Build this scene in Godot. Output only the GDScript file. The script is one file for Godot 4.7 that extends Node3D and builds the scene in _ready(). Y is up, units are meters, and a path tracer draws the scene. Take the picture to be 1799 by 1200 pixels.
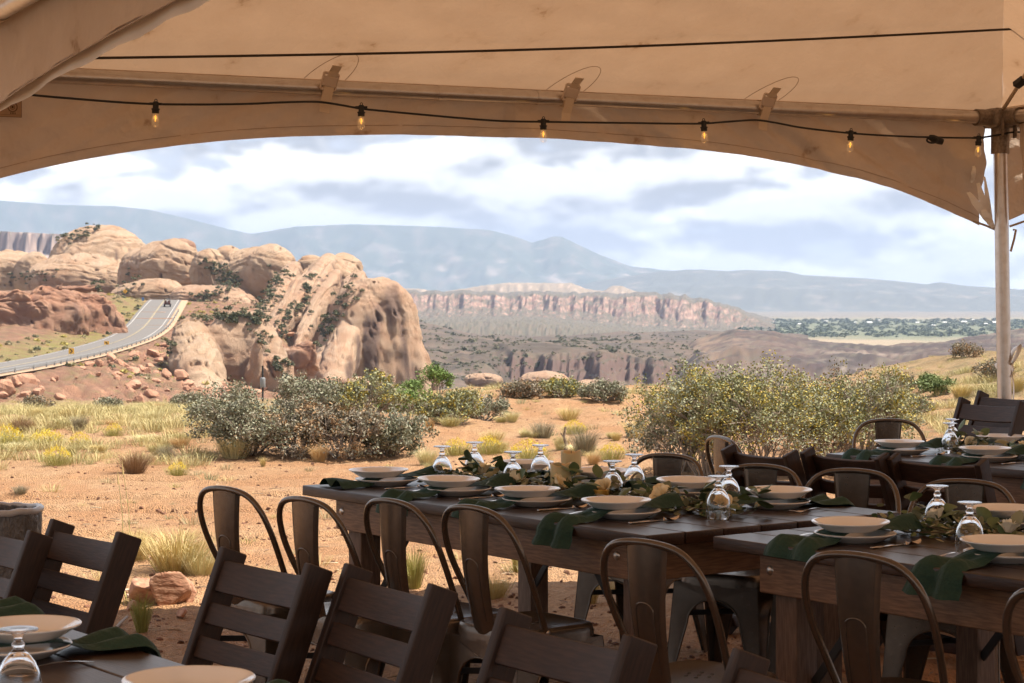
extends Node3D
# A catered lunch under canvas tents on a sandy desert rise, red slickrock, a road and far mountains beyond.

const F := 3498.0          # 70 mm lens on the 1799 px wide photograph
const EYE := Vector3(0, 1.55, 0)
const U := Vector3(0.597, 0, 0.802)     # along the table rows, towards the right front
const N := Vector3(0.802, 0, -0.597)    # across the tables, towards the right back

var rng := RandomNumberGenerator.new()
var M := {}
var taken := {}
var n1 := FastNoiseLite.new()
var n2 := FastNoiseLite.new()
var nr := FastNoiseLite.new()
var nc := FastNoiseLite.new()

class MB:
	var v := PackedVector3Array()
	var uv := PackedVector2Array()
	var c := PackedColorArray()
	var ix := PackedInt32Array()
	var flat := false

	func p(q: Vector3, col := Color.WHITE, t := Vector2.ZERO) -> int:
		v.append(q)
		c.append(col)
		uv.append(t)
		return v.size() - 1

	func tri(a: int, b: int, d: int) -> void:
		ix.append(a)
		ix.append(d)
		ix.append(b)

	func quad(a: int, b: int, d: int, e: int) -> void:
		tri(a, b, d)
		tri(a, d, e)

	func otri(a: int, b: int, d: int, ctr: Vector3) -> void:
		var nn := (v[b] - v[a]).cross(v[d] - v[a])
		if nn.dot((v[a] + v[b] + v[d]) / 3.0 - ctr) < 0.0:
			tri(a, d, b)
		else:
			tri(a, b, d)

	func box(xf: Transform3D, s: Vector3, b := 0.003, col := Color.WHITE) -> void:
		var h := s * 0.5
		b = minf(b, minf(h.x, minf(h.y, h.z)) * 0.6)
		var at := v.size()
		var ctr := xf.origin
		for k in 8:
			var g := Vector3(1 if k & 1 else -1, 1 if k & 2 else -1, 1 if k & 4 else -1)
			for ax in 3:
				var q := Vector3(h.x - b, h.y - b, h.z - b)
				q[ax] = h[ax]
				p(xf * (q * g), col, Vector2(q.x * g.x, q.y * g.y))
		for ax in 3:
			var o1 := (ax + 1) % 3
			var o2 := (ax + 2) % 3
			for sgn in 2:
				var ks := []
				for e in [[0, 0], [1, 0], [1, 1], [0, 1]]:
					ks.append(at + 3 * ((sgn << ax) | (e[0] << o1) | (e[1] << o2)) + ax)
				otri(ks[0], ks[1], ks[2], ctr)
				otri(ks[0], ks[2], ks[3], ctr)
		# edges: along axis ax, between faces o1 and o2
		for ax in 3:
			var o1 := (ax + 1) % 3
			var o2 := (ax + 2) % 3
			for s1 in 2:
				for s2 in 2:
					var k0 := (s1 << o1) | (s2 << o2)
					var k1 := k0 | (1 << ax)
					var a0 := at + 3 * k0 + o1
					var a1 := at + 3 * k1 + o1
					var b0 := at + 3 * k0 + o2
					var b1 := at + 3 * k1 + o2
					otri(a0, a1, b1, ctr)
					otri(a0, b1, b0, ctr)
		for k in 8:
			otri(at + 3 * k, at + 3 * k + 1, at + 3 * k + 2, ctr)

	func beam(a: Vector3, b: Vector3, w: float, d: float, wdir: Vector3, bev := 0.003) -> void:
		# a bar from a to b, w wide along wdir, d deep across
		var y := (b - a).normalized()
		var x := (wdir - y * wdir.dot(y)).normalized()
		box(Transform3D(Basis(x, y, x.cross(y)), (a + b) * 0.5), Vector3(w, a.distance_to(b), d), bev)

	func tube(pts: PackedVector3Array, r: float, sides := 8, r_end := -1.0, caps := true) -> void:
		var n := pts.size()
		var up := Vector3(0.3, 1, 0.17).normalized()
		var at := v.size()
		for i in n:
			var d := (pts[mini(i + 1, n - 1)] - pts[maxi(i - 1, 0)]).normalized()
			if absf(d.dot(up)) > 0.97:
				up = Vector3(1, 0.1, 0.2).normalized()
			var x := (up - d * up.dot(d)).normalized()
			up = x
			var y := d.cross(x)
			var rr := r if r_end < 0.0 else lerpf(r, r_end, float(i) / maxf(n - 1, 1))
			for k in sides:
				var a := TAU * k / sides
				p(pts[i] + (x * cos(a) + y * sin(a)) * rr, Color.WHITE, Vector2(float(k) / sides, float(i)))
		for i in n - 1:
			for k in sides:
				var k2 := (k + 1) % sides
				quad(at + i * sides + k, at + i * sides + k2, at + (i + 1) * sides + k2, at + (i + 1) * sides + k)
		if caps:
			for e in 2:
				var base := at + (n - 1) * sides * e
				var m := p(pts[(n - 1) * e])
				for k in sides:
					var q0 := p(v[base + k])
					var q1 := p(v[base + (k + 1) % sides])
					if e == 1:
						tri(m, q0, q1)
					else:
						tri(m, q1, q0)

	func lathe(pr: PackedVector2Array, segs := 24, xf := Transform3D.IDENTITY, col := Color.WHITE) -> void:
		var at := v.size()
		var n := pr.size()
		for i in n:
			for k in segs:
				var a := TAU * k / segs
				p(xf * Vector3(pr[i].x * cos(a), pr[i].y, pr[i].x * sin(a)), col, Vector2(float(k) / segs, float(i) / n))
		for i in n - 1:
			for k in segs:
				var k2 := (k + 1) % segs
				quad(at + i * segs + k, at + (i + 1) * segs + k, at + (i + 1) * segs + k2, at + i * segs + k2)

	func sheet(nu: int, nv: int, f: Callable, flip := false) -> int:
		# f(s, t) -> Vector3, s and t in 0..1
		var at := v.size()
		for j in nv + 1:
			for i in nu + 1:
				var s := float(i) / nu
				var t := float(j) / nv
				p(f.call(s, t), Color.WHITE, Vector2(s, t))
		for j in nv:
			for i in nu:
				var a := at + j * (nu + 1) + i
				if flip:
					quad(a, a + nu + 1, a + nu + 2, a + 1)
				else:
					quad(a, a + 1, a + nu + 2, a + nu + 1)
		return at

	func done() -> ArrayMesh:
		var arr := []
		arr.resize(Mesh.ARRAY_MAX)
		arr[Mesh.ARRAY_VERTEX] = v
		if not flat:
			var nn := PackedVector3Array()
			nn.resize(v.size())
			for i in range(0, ix.size(), 3):
				var a := ix[i]
				var b := ix[i + 2]
				var d := ix[i + 1]
				var k := (v[b] - v[a]).cross(v[d] - v[a])
				nn[a] += k
				nn[b] += k
				nn[d] += k
			for i in nn.size():
				nn[i] = nn[i].normalized() if nn[i].length_squared() > 1e-20 else Vector3.UP
			arr[Mesh.ARRAY_NORMAL] = nn
		arr[Mesh.ARRAY_TEX_UV] = uv
		arr[Mesh.ARRAY_COLOR] = c
		arr[Mesh.ARRAY_INDEX] = ix
		var m := ArrayMesh.new()
		m.add_surface_from_arrays(Mesh.PRIMITIVE_TRIANGLES, arr)
		return m

# ---------------------------------------------------------------- naming and tagging
func numbered(called: String) -> String:
	var k: int = taken.get(called, 0)
	taken[called] = k + 1
	return called if k == 0 else "%s_%03d" % [called, k]

func tag(o: Node3D, label := "", category := "", group := "", kind := "") -> Node3D:
	for e in [["label", label], ["category", category], ["group", group], ["kind", kind]]:
		if e[1] != "":
			o.set_meta(e[0], e[1])
	return o

func thing(called: String, label: String, category: String, xf := Transform3D.IDENTITY, group := "", kind := "") -> Node3D:
	var o := Node3D.new()
	o.name = numbered(called)
	add_child(o)
	o.transform = xf
	return tag(o, label, category, group, kind)

func part(called: String, mesh: Mesh, mat: Material, to: Node3D, xf := Transform3D.IDENTITY) -> MeshInstance3D:
	var o := MeshInstance3D.new()
	o.name = called
	o.mesh = mesh
	o.material_override = mat
	to.add_child(o, true)
	o.transform = xf
	return o

func solo(called: String, mesh: Mesh, mat: Material, label: String, category: String, xf := Transform3D.IDENTITY, group := "", kind := "") -> MeshInstance3D:
	var o := MeshInstance3D.new()
	o.name = numbered(called)
	o.mesh = mesh
	o.material_override = mat
	add_child(o)
	o.transform = xf
	tag(o, label, category, group, kind)
	return o

func copy_of(src: Node3D, called: String, label: String, xf: Transform3D, group := "") -> Node3D:
	var o: Node3D = src.duplicate()
	o.name = numbered(called)
	add_child(o)
	o.transform = xf
	o.set_meta("label", label)
	if group != "":
		o.set_meta("group", group)
	return o

func multi(called: String, mesh: Mesh, mat: Material, xfs: Array, cols: Array, to: Node3D) -> MultiMeshInstance3D:
	var mm := MultiMesh.new()
	mm.transform_format = MultiMesh.TRANSFORM_3D
	mm.use_colors = cols.size() > 0
	mm.mesh = mesh
	mm.instance_count = xfs.size()
	for i in xfs.size():
		mm.set_instance_transform(i, xfs[i])
		if cols.size() > 0:
			mm.set_instance_color(i, cols[i])
	var o := MultiMeshInstance3D.new()
	o.multimesh = mm
	o.material_override = mat
	if to == self:
		o.name = numbered(called)
	else:
		o.name = called
	to.add_child(o, true)
	return o

# ---------------------------------------------------------------- places
func at(x: float, y: float, d: float) -> Vector3:
	# where the photograph's pixel (x, y) lies at depth d, in metres
	return Vector3((x - 900.0) / F * d, EYE.y + (525.0 - y) / F * d, -d)

func on(x: float, y: float, h: float) -> Vector3:
	# the point of height h seen at that pixel
	return at(x, y, (EYE.y - h) * F / (y - 525.0))

func facing(pos: Vector3, yaw_deg: float) -> Transform3D:
	return Transform3D(Basis(Vector3.UP, deg_to_rad(yaw_deg)), pos)

func ease01(a: float, b: float, x: float) -> float:
	return smoothstep(a, b, x)

func interp(tab: Array, x: float) -> float:
	# piecewise linear table of Vector2(x, y)
	if x <= tab[0].x:
		return tab[0].y
	for i in tab.size() - 1:
		if x <= tab[i + 1].x:
			var k: float = (x - tab[i].x) / (tab[i + 1].x - tab[i].x)
			return lerpf(tab[i].y, tab[i + 1].y, k)
	return tab[tab.size() - 1].y

func lin(r: float, g: float, b: float) -> Color:
	return Color(r, g, b).linear_to_srgb()

func noise_tex(freq: float, octaves: int, lo: Color, hi: Color, seed_: int, size := 512, kind := FastNoiseLite.TYPE_SIMPLEX_SMOOTH, mid = null) -> NoiseTexture2D:
	var n := FastNoiseLite.new()
	n.seed = seed_
	n.noise_type = kind
	n.frequency = freq
	n.fractal_octaves = octaves
	n.fractal_gain = 0.55
	var t := NoiseTexture2D.new()
	t.width = size
	t.height = size
	t.seamless = true
	t.noise = n
	var g := Gradient.new()
	g.set_color(0, lo)
	g.set_color(1, hi)
	if mid != null:
		g.add_point(0.5, mid)
	t.color_ramp = g
	return t

func std(col: Color, rough := 0.8, metal := 0.0) -> StandardMaterial3D:
	var m := StandardMaterial3D.new()
	m.albedo_color = col
	m.roughness = rough
	m.metallic = metal
	return m

func tri_tex(m: StandardMaterial3D, tex: Texture2D, scale: Vector3, bump: Texture2D = null, bump_cm := 0.1, world := false) -> StandardMaterial3D:
	m.albedo_texture = tex
	m.uv1_triplanar = true
	m.uv1_world_triplanar = world
	m.uv1_scale = scale
	m.uv1_triplanar_sharpness = 4.0
	if bump:
		m.heightmap_enabled = true
		m.heightmap_texture = bump
		m.heightmap_scale = bump_cm
	return m

# ---------------------------------------------------------------- the scene
func _ready() -> void:
	rng.seed = 20240917
	set_camera_and_light()
	make_noises()
	make_materials()
	# large structure
	build_near_ground()
	build_far_land()
	build_road_hill()
	build_rocks()
	build_tents()
	# objects
	build_tables()
	build_chairs()
	build_place_settings()
	build_garlands()
	build_string_lights()
	build_roadside()
	build_plants()
	build_small_things()

func set_camera_and_light() -> void:
	var cam := Camera3D.new()
	cam.name = "camera"
	add_child(cam)
	cam.position = EYE
	cam.rotation_degrees = Vector3(-1.2283, 0, 0)
	cam.keep_aspect = Camera3D.KEEP_HEIGHT
	cam.fov = 19.465
	cam.near = 0.05
	cam.far = 60000.0
	var lens := CameraAttributesPhysical.new()
	lens.frustum_focal_length = 70.0
	lens.frustum_focus_distance = 9.0
	lens.frustum_near = 0.05
	lens.frustum_far = 60000.0
	lens.exposure_aperture = 19.0
	cam.attributes = lens
	cam.current = true

	var we := WorldEnvironment.new()
	we.name = "world_environment"
	var e := Environment.new()
	e.background_mode = Environment.BG_SKY
	e.tonemap_mode = Environment.TONE_MAPPER_LINEAR
	e.tonemap_exposure = EXPOSURE
	e.sdfgi_enabled = true
	e.ssao_enabled = true
	e.ssil_enabled = true
	e.fog_enabled = true
	e.fog_density = 0.00007
	e.fog_light_color = Color(0.76, 0.85, 1.0)
	var sky := Sky.new()
	var pm := PanoramaSkyMaterial.new()
	pm.panorama = ImageTexture.create_from_image(sky_picture())
	pm.energy_multiplier = 1.0
	sky.sky_material = pm
	e.sky = sky
	we.environment = e
	add_child(we)

	var sun := DirectionalLight3D.new()
	sun.name = "sun"
	add_child(sun)
	var from := Vector3(0.49, 0.865, -0.05).normalized()
	sun.look_at_from_position(from * 50.0, Vector3.ZERO, Vector3.UP)
	sun.light_energy = 1.6
	sun.light_angular_distance = 0.5
	sun.light_color = Color(1.0, 0.96, 0.895)
	sun.shadow_enabled = true

const EXPOSURE := 2.2

# a sky of air and cumulus: brightness and cover are functions of direction alone
var ska := FastNoiseLite.new()
var skb := FastNoiseLite.new()

func cloud_cover(az: float, el: float) -> float:
	# heaped clouds that crowd a little towards the horizon
	var k := 4.6 / (sin(maxf(el, 0.0)) + 0.36)
	var q := Vector3(sin(az) * k, el * 16.0, -cos(az) * k)
	var big := ska.get_noise_3dv(q)
	var puff := 0.5 - absf(skb.get_noise_3dv(q * 2.3))
	# a long grey deck hangs over the mountains on the left of the view
	var deck := exp(-pow((az + 0.12) / 0.26, 2.0) - pow((el - 0.047) / 0.017, 2.0))
	return big * 0.95 + puff * 0.42 + deck * 0.34 + 0.12 + 0.10 * exp(-maxf(el, 0.0) * 22.0)

func sky_color(az: float, el: float) -> Color:
	var up := clampf(el / 1.4, 0.0, 1.0)
	var air := Color(0.43, 0.435, 0.435).lerp(Color(0.095, 0.19, 0.41), pow(up, 0.55))
	var thick := cloud_cover(az, el)
	# light comes from above on the right: thick parts shade what lies below and left of them
	var above := cloud_cover(az + 0.008, el + 0.012)
	var a := smoothstep(-0.10, 0.14, thick)
	var lit := smoothstep(-0.26, 0.34, thick - above)
	var dens := smoothstep(0.10, 0.60, thick)
	var cl := Color(0.25, 0.25, 0.252).lerp(Color(0.98, 0.965, 0.935), lit)
	cl = cl.lerp(Color(0.265, 0.265, 0.265), dens * 0.5)
	a *= 1.0 - 0.5 * up
	var c := air.lerp(cl, a * 0.96)
	# bright thin cloud along the horizon
	return c.lerp(Color(0.60, 0.61, 0.63), 0.55 * exp(-pow(maxf(el, 0.0) / 0.030, 2.0)))

func sky_picture() -> Image:
	ska.seed = 71
	ska.frequency = 0.75
	ska.fractal_octaves = 6
	ska.fractal_gain = 0.5
	skb.seed = 12
	skb.frequency = 0.9
	skb.fractal_octaves = 4
	skb.fractal_gain = 0.55
	var w := 4096
	var h := 2048
	var lo := Image.create(512, 256, false, Image.FORMAT_RGBF)
	for j in 256:
		var el := (0.5 - (j + 0.5) / 256.0) * PI
		for i in 512:
			if el < -0.03:
				lo.set_pixel(i, j, Color(0.30, 0.22, 0.16))
			else:
				lo.set_pixel(i, j, sky_color(wrapf((i + 0.5) / 512.0 * TAU, -PI, PI), el))
	lo.resize(w, h, Image.INTERPOLATE_CUBIC)
	# the same function again, finely, where the deck is low over the horizon ahead
	var j0 := int((0.5 - 0.20 / PI) * h)
	var j1 := int(0.51 * h)
	var half := int(0.60 / TAU * w)
	for j in range(j0, j1):
		var el := (0.5 - (j + 0.5) / h) * PI
		for i in range(-half, half):
			lo.set_pixel(posmod(i, w), j, sky_color((i + 0.5) / w * TAU, el))
	return lo

func make_noises() -> void:
	n1.seed = 5
	n1.frequency = 1.0
	n1.fractal_octaves = 4
	n1.fractal_gain = 0.5
	n2.seed = 23
	n2.frequency = 1.0
	n2.fractal_octaves = 3
	nr.seed = 41
	nr.frequency = 1.0
	nr.fractal_type = FastNoiseLite.FRACTAL_RIDGED
	nr.fractal_octaves = 4
	nc.seed = 8
	nc.frequency = 1.0
	nc.noise_type = FastNoiseLite.TYPE_CELLULAR
	nc.cellular_return_type = FastNoiseLite.RETURN_DISTANCE2_SUB
	nc.fractal_type = FastNoiseLite.FRACTAL_NONE

func wood(lo: Color, hi: Color, rough: float, seed_: int, axis: int) -> StandardMaterial3D:
	var m := std(Color.WHITE, rough)
	var t := noise_tex(0.02, 4, lo, hi, seed_, 512)
	var b := noise_tex(0.03, 4, Color.BLACK, Color.WHITE, seed_ + 9, 512)
	var s := Vector3(9, 9, 9)
	s[axis] = 0.9
	tri_tex(m, t, s, b, 0.035)
	m.uv1_offset = Vector3(0.13 * seed_, 0.37 * seed_, 0.21 * seed_)
	return m

func make_materials() -> void:
	# sand
	var sand := std(Color.WHITE, 0.95)
	sand.vertex_color_use_as_albedo = true
	tri_tex(sand, noise_tex(0.02, 5, Color(0.80, 0.78, 0.76), Color(1, 1, 1), 3, 1024), Vector3(0.9, 0.9, 0.9), noise_tex(0.06, 5, Color.BLACK, Color.WHITE, 4, 1024), 4.0, true)
	M.sand = sand
	# distant land: the colours lie in the vertices
	var land := std(Color.WHITE, 0.95)
	land.vertex_color_use_as_albedo = true
	M.land = land
	var rock := std(Color.WHITE, 0.9)
	rock.vertex_color_use_as_albedo = true
	tri_tex(rock, noise_tex(0.03, 5, Color(0.84, 0.82, 0.81), Color(1, 1, 1), 13, 1024), Vector3(0.16, 0.30, 0.16), noise_tex(0.03, 6, Color.BLACK, Color.WHITE, 14, 1024), 55.0, true)
	M.rock = rock
	var stone := std(Color.WHITE, 0.9)
	stone.vertex_color_use_as_albedo = true
	tri_tex(stone, noise_tex(0.03, 5, Color(0.7, 0.68, 0.66), Color(1, 1, 1), 17, 512), Vector3(1.3, 2, 1.3), noise_tex(0.02, 5, Color.BLACK, Color.WHITE, 18, 512), 0.6)
	M.stone = stone
	# canvas
	M.canvas = canvas_material(lin(0.63, 0.545, 0.46), lin(0.36, 0.25, 0.172), 31)
	M.valance = canvas_material(lin(0.60, 0.515, 0.43), lin(0.23, 0.163, 0.112), 33)
	M.seam = std(lin(0.34, 0.23, 0.15), 0.9)
	M.webbing = tri_tex(std(lin(0.80, 0.64, 0.47), 0.85), noise_tex(0.2, 2, Color(0.8, 0.8, 0.8), Color.WHITE, 37, 128), Vector3(20, 20, 20))
	M.buckle = std(lin(0.62, 0.50, 0.40), 0.5)
	M.white_cloth = std(lin(0.86, 0.82, 0.76), 0.85)
	M.alloy = tri_tex(std(lin(0.60, 0.56, 0.52), 0.30, 0.8), noise_tex(0.012, 5, Color(0.90, 0.87, 0.84), Color.WHITE, 39, 512, FastNoiseLite.TYPE_SIMPLEX_SMOOTH, Color(0.97, 0.96, 0.95)), Vector3(2.2, 2.2, 2.2))
	M.casting = tri_tex(std(lin(0.34, 0.29, 0.25), 0.55, 0.6), noise_tex(0.03, 4, Color(0.7, 0.66, 0.6), Color.WHITE, 40, 256), Vector3(6, 6, 6))
	M.rope = tri_tex(std(lin(0.09, 0.065, 0.045), 0.9), noise_tex(0.1, 2, Color(0.5, 0.5, 0.5), Color.WHITE, 41, 128), Vector3(30, 30, 30))
	M.cord = std(lin(0.42, 0.32, 0.22), 0.85)
	M.rubber = std(lin(0.012, 0.011, 0.010), 0.55)
	# wood
	M.top_x = [wood(lin(0.017, 0.0085, 0.005), lin(0.068, 0.034, 0.019), 0.30, 51, 0), wood(lin(0.018, 0.009, 0.005), lin(0.058, 0.029, 0.017), 0.33, 52, 0), wood(lin(0.020, 0.010, 0.006), lin(0.080, 0.040, 0.023), 0.32, 53, 0)]
	M.apron_x = wood(lin(0.11, 0.056, 0.028), lin(0.30, 0.165, 0.085), 0.5, 54, 0)
	M.apron_z = wood(lin(0.11, 0.056, 0.028), lin(0.30, 0.165, 0.085), 0.5, 55, 2)
	M.leg_y = wood(lin(0.08, 0.045, 0.027), lin(0.20, 0.12, 0.075), 0.6, 56, 1)
	M.chair_x = wood(lin(0.016, 0.0065, 0.0035), lin(0.060, 0.026, 0.014), 0.55, 57, 0)
	M.chair_y = wood(lin(0.012, 0.005, 0.0025), lin(0.042, 0.018, 0.009), 0.55, 58, 1)
	# metal chairs: dark bronze lacquer
	M.bronze = tri_tex(std(lin(0.165, 0.134, 0.108), 0.27, 0.72), noise_tex(0.02, 4, Color(0.86, 0.85, 0.84), Color.WHITE, 61, 256), Vector3(5, 5, 5))
	M.bolt = std(lin(0.5, 0.45, 0.40), 0.3, 0.9)
	M.china = std(lin(0.85, 0.84, 0.82), 0.13)
	M.china.clearcoat_enabled = true
	M.china.clearcoat = 0.5
	M.china.clearcoat_roughness = 0.05
	M.china_shade = std(lin(0.77, 0.74, 0.70), 0.15)
	M.steel = std(lin(0.66, 0.60, 0.54), 0.16, 1.0)
	var nap := std(lin(0.011, 0.058, 0.037), 0.75)
	tri_tex(nap, noise_tex(0.25, 2, Color(0.75, 0.75, 0.75), Color.WHITE, 63, 128), Vector3(12, 12, 12))
	nap.heightmap_enabled = true
	nap.heightmap_texture = noise_tex(0.012, 4, Color.BLACK, Color.WHITE, 64, 256)
	nap.heightmap_scale = 0.5
	nap.uv1_scale = Vector3(5, 5, 5)
	nap.rim_enabled = true
	nap.rim = 0.25
	nap.rim_tint = 0.6
	M.napkin = nap
	var g := std(Color(1, 1, 1, 0.0), 0.02)
	g.transparency = BaseMaterial3D.TRANSPARENCY_ALPHA
	g.refraction_enabled = true
	g.refraction_scale = 0.05
	M.glass = g
	var bg := std(Color(1, 1, 1, 0.06), 0.02)
	bg.transparency = BaseMaterial3D.TRANSPARENCY_ALPHA
	M.bulb_glass = bg
	var fil := std(Color(1.0, 0.72, 0.25), 0.5)
	fil.emission_enabled = true
	fil.emission = Color(1.0, 0.66, 0.22)
	fil.emission_energy_multiplier = 0.9
	M.filament = fil
	M.wax = std(lin(0.60, 0.49, 0.25), 0.5)
	M.wax.subsurf_scatter_enabled = true
	M.wax.subsurf_scatter_strength = 0.25
	M.gold = std(lin(0.62, 0.36, 0.08), 0.3, 0.7)
	M.leaf = leafy(lin(0.105, 0.150, 0.058), 0.5)
	M.leaf_pale = leafy(lin(0.28, 0.27, 0.16), 0.6)
	M.leaf_dark = leafy(lin(0.055, 0.085, 0.038), 0.5)
	M.petal = leafy(lin(0.88, 0.76, 0.52), 0.7)
	M.petal_pale = leafy(lin(0.90, 0.85, 0.72), 0.7)
	M.stem = std(lin(0.10, 0.085, 0.05), 0.8)
	# plants outdoors: tints lie in the copies
	var pl := std(Color.WHITE, 0.75)
	pl.vertex_color_use_as_albedo = true
	pl.backlight_enabled = true
	pl.backlight = Color(0.35, 0.35, 0.30)
	M.plant = pl
	M.twig = std(lin(0.30, 0.245, 0.20), 0.9)
	# road
	M.asphalt = tri_tex(std(lin(0.17, 0.155, 0.145), 0.95), noise_tex(0.05, 4, Color(0.8, 0.8, 0.8), Color.WHITE, 71, 256), Vector3(0.3, 0.3, 0.3), null, 0, true)
	M.paint_white = std(lin(0.50, 0.48, 0.46), 0.8)
	M.paint_yellow = std(lin(0.36, 0.29, 0.16), 0.8)
	M.sign_yellow = std(lin(0.80, 0.40, 0.02), 0.5)
	M.galv = std(lin(0.24, 0.25, 0.26), 0.6, 0.4)
	M.black = std(lin(0.02, 0.02, 0.02), 0.6)
	M.red = std(lin(0.35, 0.06, 0.03), 0.4)
	var bag := std(lin(0.11, 0.112, 0.118), 0.28)
	bag.heightmap_enabled = true
	bag.heightmap_texture = noise_tex(0.03, 4, Color.BLACK, Color.WHITE, 81, 512)
	bag.heightmap_scale = 0.9
	bag.uv1_triplanar = true
	bag.uv1_scale = Vector3(5, 2.2, 5)
	M.bag = bag
	M.bin = std(lin(0.05, 0.05, 0.05), 0.6)

func leafy(col: Color, rough: float) -> StandardMaterial3D:
	var m := std(col, rough)
	m.backlight_enabled = true
	m.backlight = Color(0.4, 0.4, 0.3)
	m.vertex_color_use_as_albedo = true
	return m

func canvas_material(col: Color, through: Color, seed_: int) -> StandardMaterial3D:
	var m := std(col, 0.9)
	m.backlight_enabled = true
	m.backlight = through
	var t := noise_tex(0.006, 6, Color(0.91, 0.885, 0.86), Color.WHITE, seed_, 1024, FastNoiseLite.TYPE_SIMPLEX_SMOOTH, Color(0.975, 0.97, 0.965))
	# rare scuffs and stains: only the noise's lowest reaches are dark
	t.color_ramp.set_color(0, Color(0.66, 0.56, 0.47))
	t.color_ramp.add_point(0.11, Color(0.92, 0.90, 0.875))
	t.color_ramp.add_point(0.24, Color(0.965, 0.955, 0.945))
	var cr := noise_tex(0.008, 4, Color.BLACK, Color.WHITE, seed_ + 60, 1024)
	cr.noise.fractal_type = FastNoiseLite.FRACTAL_RIDGED
	tri_tex(m, t, Vector3(0.42, 0.42, 0.42), cr, 0.9)
	return m

# ---------------------------------------------------------------- ground and far land
func ground_h(x: float, z: float) -> float:
	var d := -z
	var h := 0.035 * n1.get_noise_2d(x * 0.35, z * 0.35) + 0.012 * n2.get_noise_2d(x * 2.1, z * 2.1)
	h += 0.62 * ease01(4.4, 9.5, x) * ease01(17.0, 28.0, d)
	h += 0.25 * exp(-pow((x - 0.7) / 1.9, 2.0) - pow((d - 28.0) / 3.6, 2.0))
	h += 0.22 * exp(-pow((x + 2.0) / 1.6, 2.0) - pow((d - 22.5) / 2.2, 2.0))
	h += 0.18 * exp(-pow((x - 3.2) / 1.7, 2.0) - pow((d - 19.0) / 1.8, 2.0))
	h += 0.06 * n1.get_noise_2d(x * 0.9 + 40.0, z * 0.9) * ease01(18.0, 26.0, d)
	h -= 0.26 * ease01(25.0, 34.0, d) * ease01(-0.6, -3.2, x)
	var rim := 34.5 + 1.5 * n1.get_noise_2d(x * 0.2, 7.0) + 2.5 * ease01(4.0, 8.0, x)
	if d > rim:
		h = lerpf(h, -13.0, ease01(rim, rim + 46.0, d)) - 0.02 * (d - rim)
	return h

func track_h(x: float, d: float) -> float:
	# two pairs of wheel ruts with tread marks across the sand
	var h := 0.0
	for k in 4:
		var path: float = [15.6, 17.3, 13.0, 14.5][k] + (0.05 * x if k < 2 else 0.16 * (x + 2.5) * (x + 2.5) * (0.6 if k == 2 else 0.5)) + 0.18 * n1.get_noise_2d(x * 0.3, k * 9.0)
		var a := (d - path) / 0.16
		if absf(a) < 2.4:
			var m := exp(-a * a)
			h += -0.042 * m + 0.022 * exp(-pow(absf(a) - 1.6, 2.0) * 4.0) + 0.014 * m * sin(x * 62.0 + a * 3.0)
	return h

func build_near_ground() -> void:
	var mb := MB.new()
	var ds := PackedFloat32Array()
	for k in 26:
		ds.append(-24.0 + k * 1.1)
	for k in 420:
		ds.append(5.0 * pow(37.0 / 5.0, k / 419.0))
	for k in range(1, 30):
		ds.append(37.0 + 80.0 * k / 29.0)
	var ts := PackedFloat32Array()
	for k in 40:
		ts.append(-2.4 + k * 0.0505)
	for k in 330:
		ts.append(-0.36 + k * 0.72 / 329.0)
	for k in range(1, 41):
		ts.append(0.36 + k * 0.0505)
	var nx := ts.size()
	for d in ds:
		var wide := maxf(d, 4.5)
		for t in ts:
			var x := t * wide
			var h := ground_h(x, -d)
			var fine := d > 5.0 and d < 36.0 and absf(t) < 0.37
			var clod := 0.0
			var rut := 0.0
			if fine:
				var tr := track_h(x, d)
				rut = clampf(-tr * 26.0, 0.0, 1.0)
				h += tr
				clod = n2.get_noise_2d(x * 7.0, d * 7.0)
				h += 0.010 * clod + 0.008 * n2.get_noise_2d(x * 19.0, d * 19.0)
			var red := n1.get_noise_2d(x * 0.5 + 9.0, d * 0.5)
			var c := Color(0.62, 0.37, 0.19).lerp(Color(0.56, 0.29, 0.132), clampf(0.5 + red * 1.1, 0, 1))
			c = c.lerp(Color(0.65, 0.41, 0.225), clampf(n2.get_noise_2d(x * 1.7, d * 1.7) * 1.2, 0, 0.8))
			var grass := ease01(23.0, 29.0, d) * ease01(-0.5, -2.6, x - 0.5 * n1.get_noise_2d(x, d)) + ease01(20, 26, d) * ease01(5.0, 7.5, x)
			c = c.lerp(Color(0.36, 0.29, 0.14).lerp(Color(0.46, 0.33, 0.17), clampf(0.5 + n2.get_noise_2d(x * 1.1, d * 1.1) * 1.5, 0, 1)), clampf(grass, 0, 1) * 0.75)
			if x > 3.5:
				c = c.lerp(Color(0.25, 0.19, 0.095), clampf(n1.get_noise_2d(x * 1.3, d * 0.9) * 2.4 + 0.1, 0, 0.75) * ease01(17, 23, d))
			c = c.lerp(Color(0.43, 0.225, 0.105), smoothstep(0.12, 0.5, clod) * 0.55)
			c = c.lerp(Color(0.40, 0.205, 0.095), rut * 0.75)
			mb.p(Vector3(x, h, -d), c)
	for j in ds.size() - 1:
		for i in nx - 1:
			var a := j * nx + i
			mb.quad(a, a + 1, a + nx + 1, a + nx)
	var g := solo("ground", mb.done(), M.sand, "rutted orange desert sand running under and beyond the tents", "ground", Transform3D.IDENTITY, "", "structure")
	g.name = "ground"

func frange(a: float, b: float, n: int) -> PackedFloat32Array:
	var o := PackedFloat32Array()
	for k in n:
		o.append(lerpf(a, b, float(k) / (n - 1)))
	return o

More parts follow.
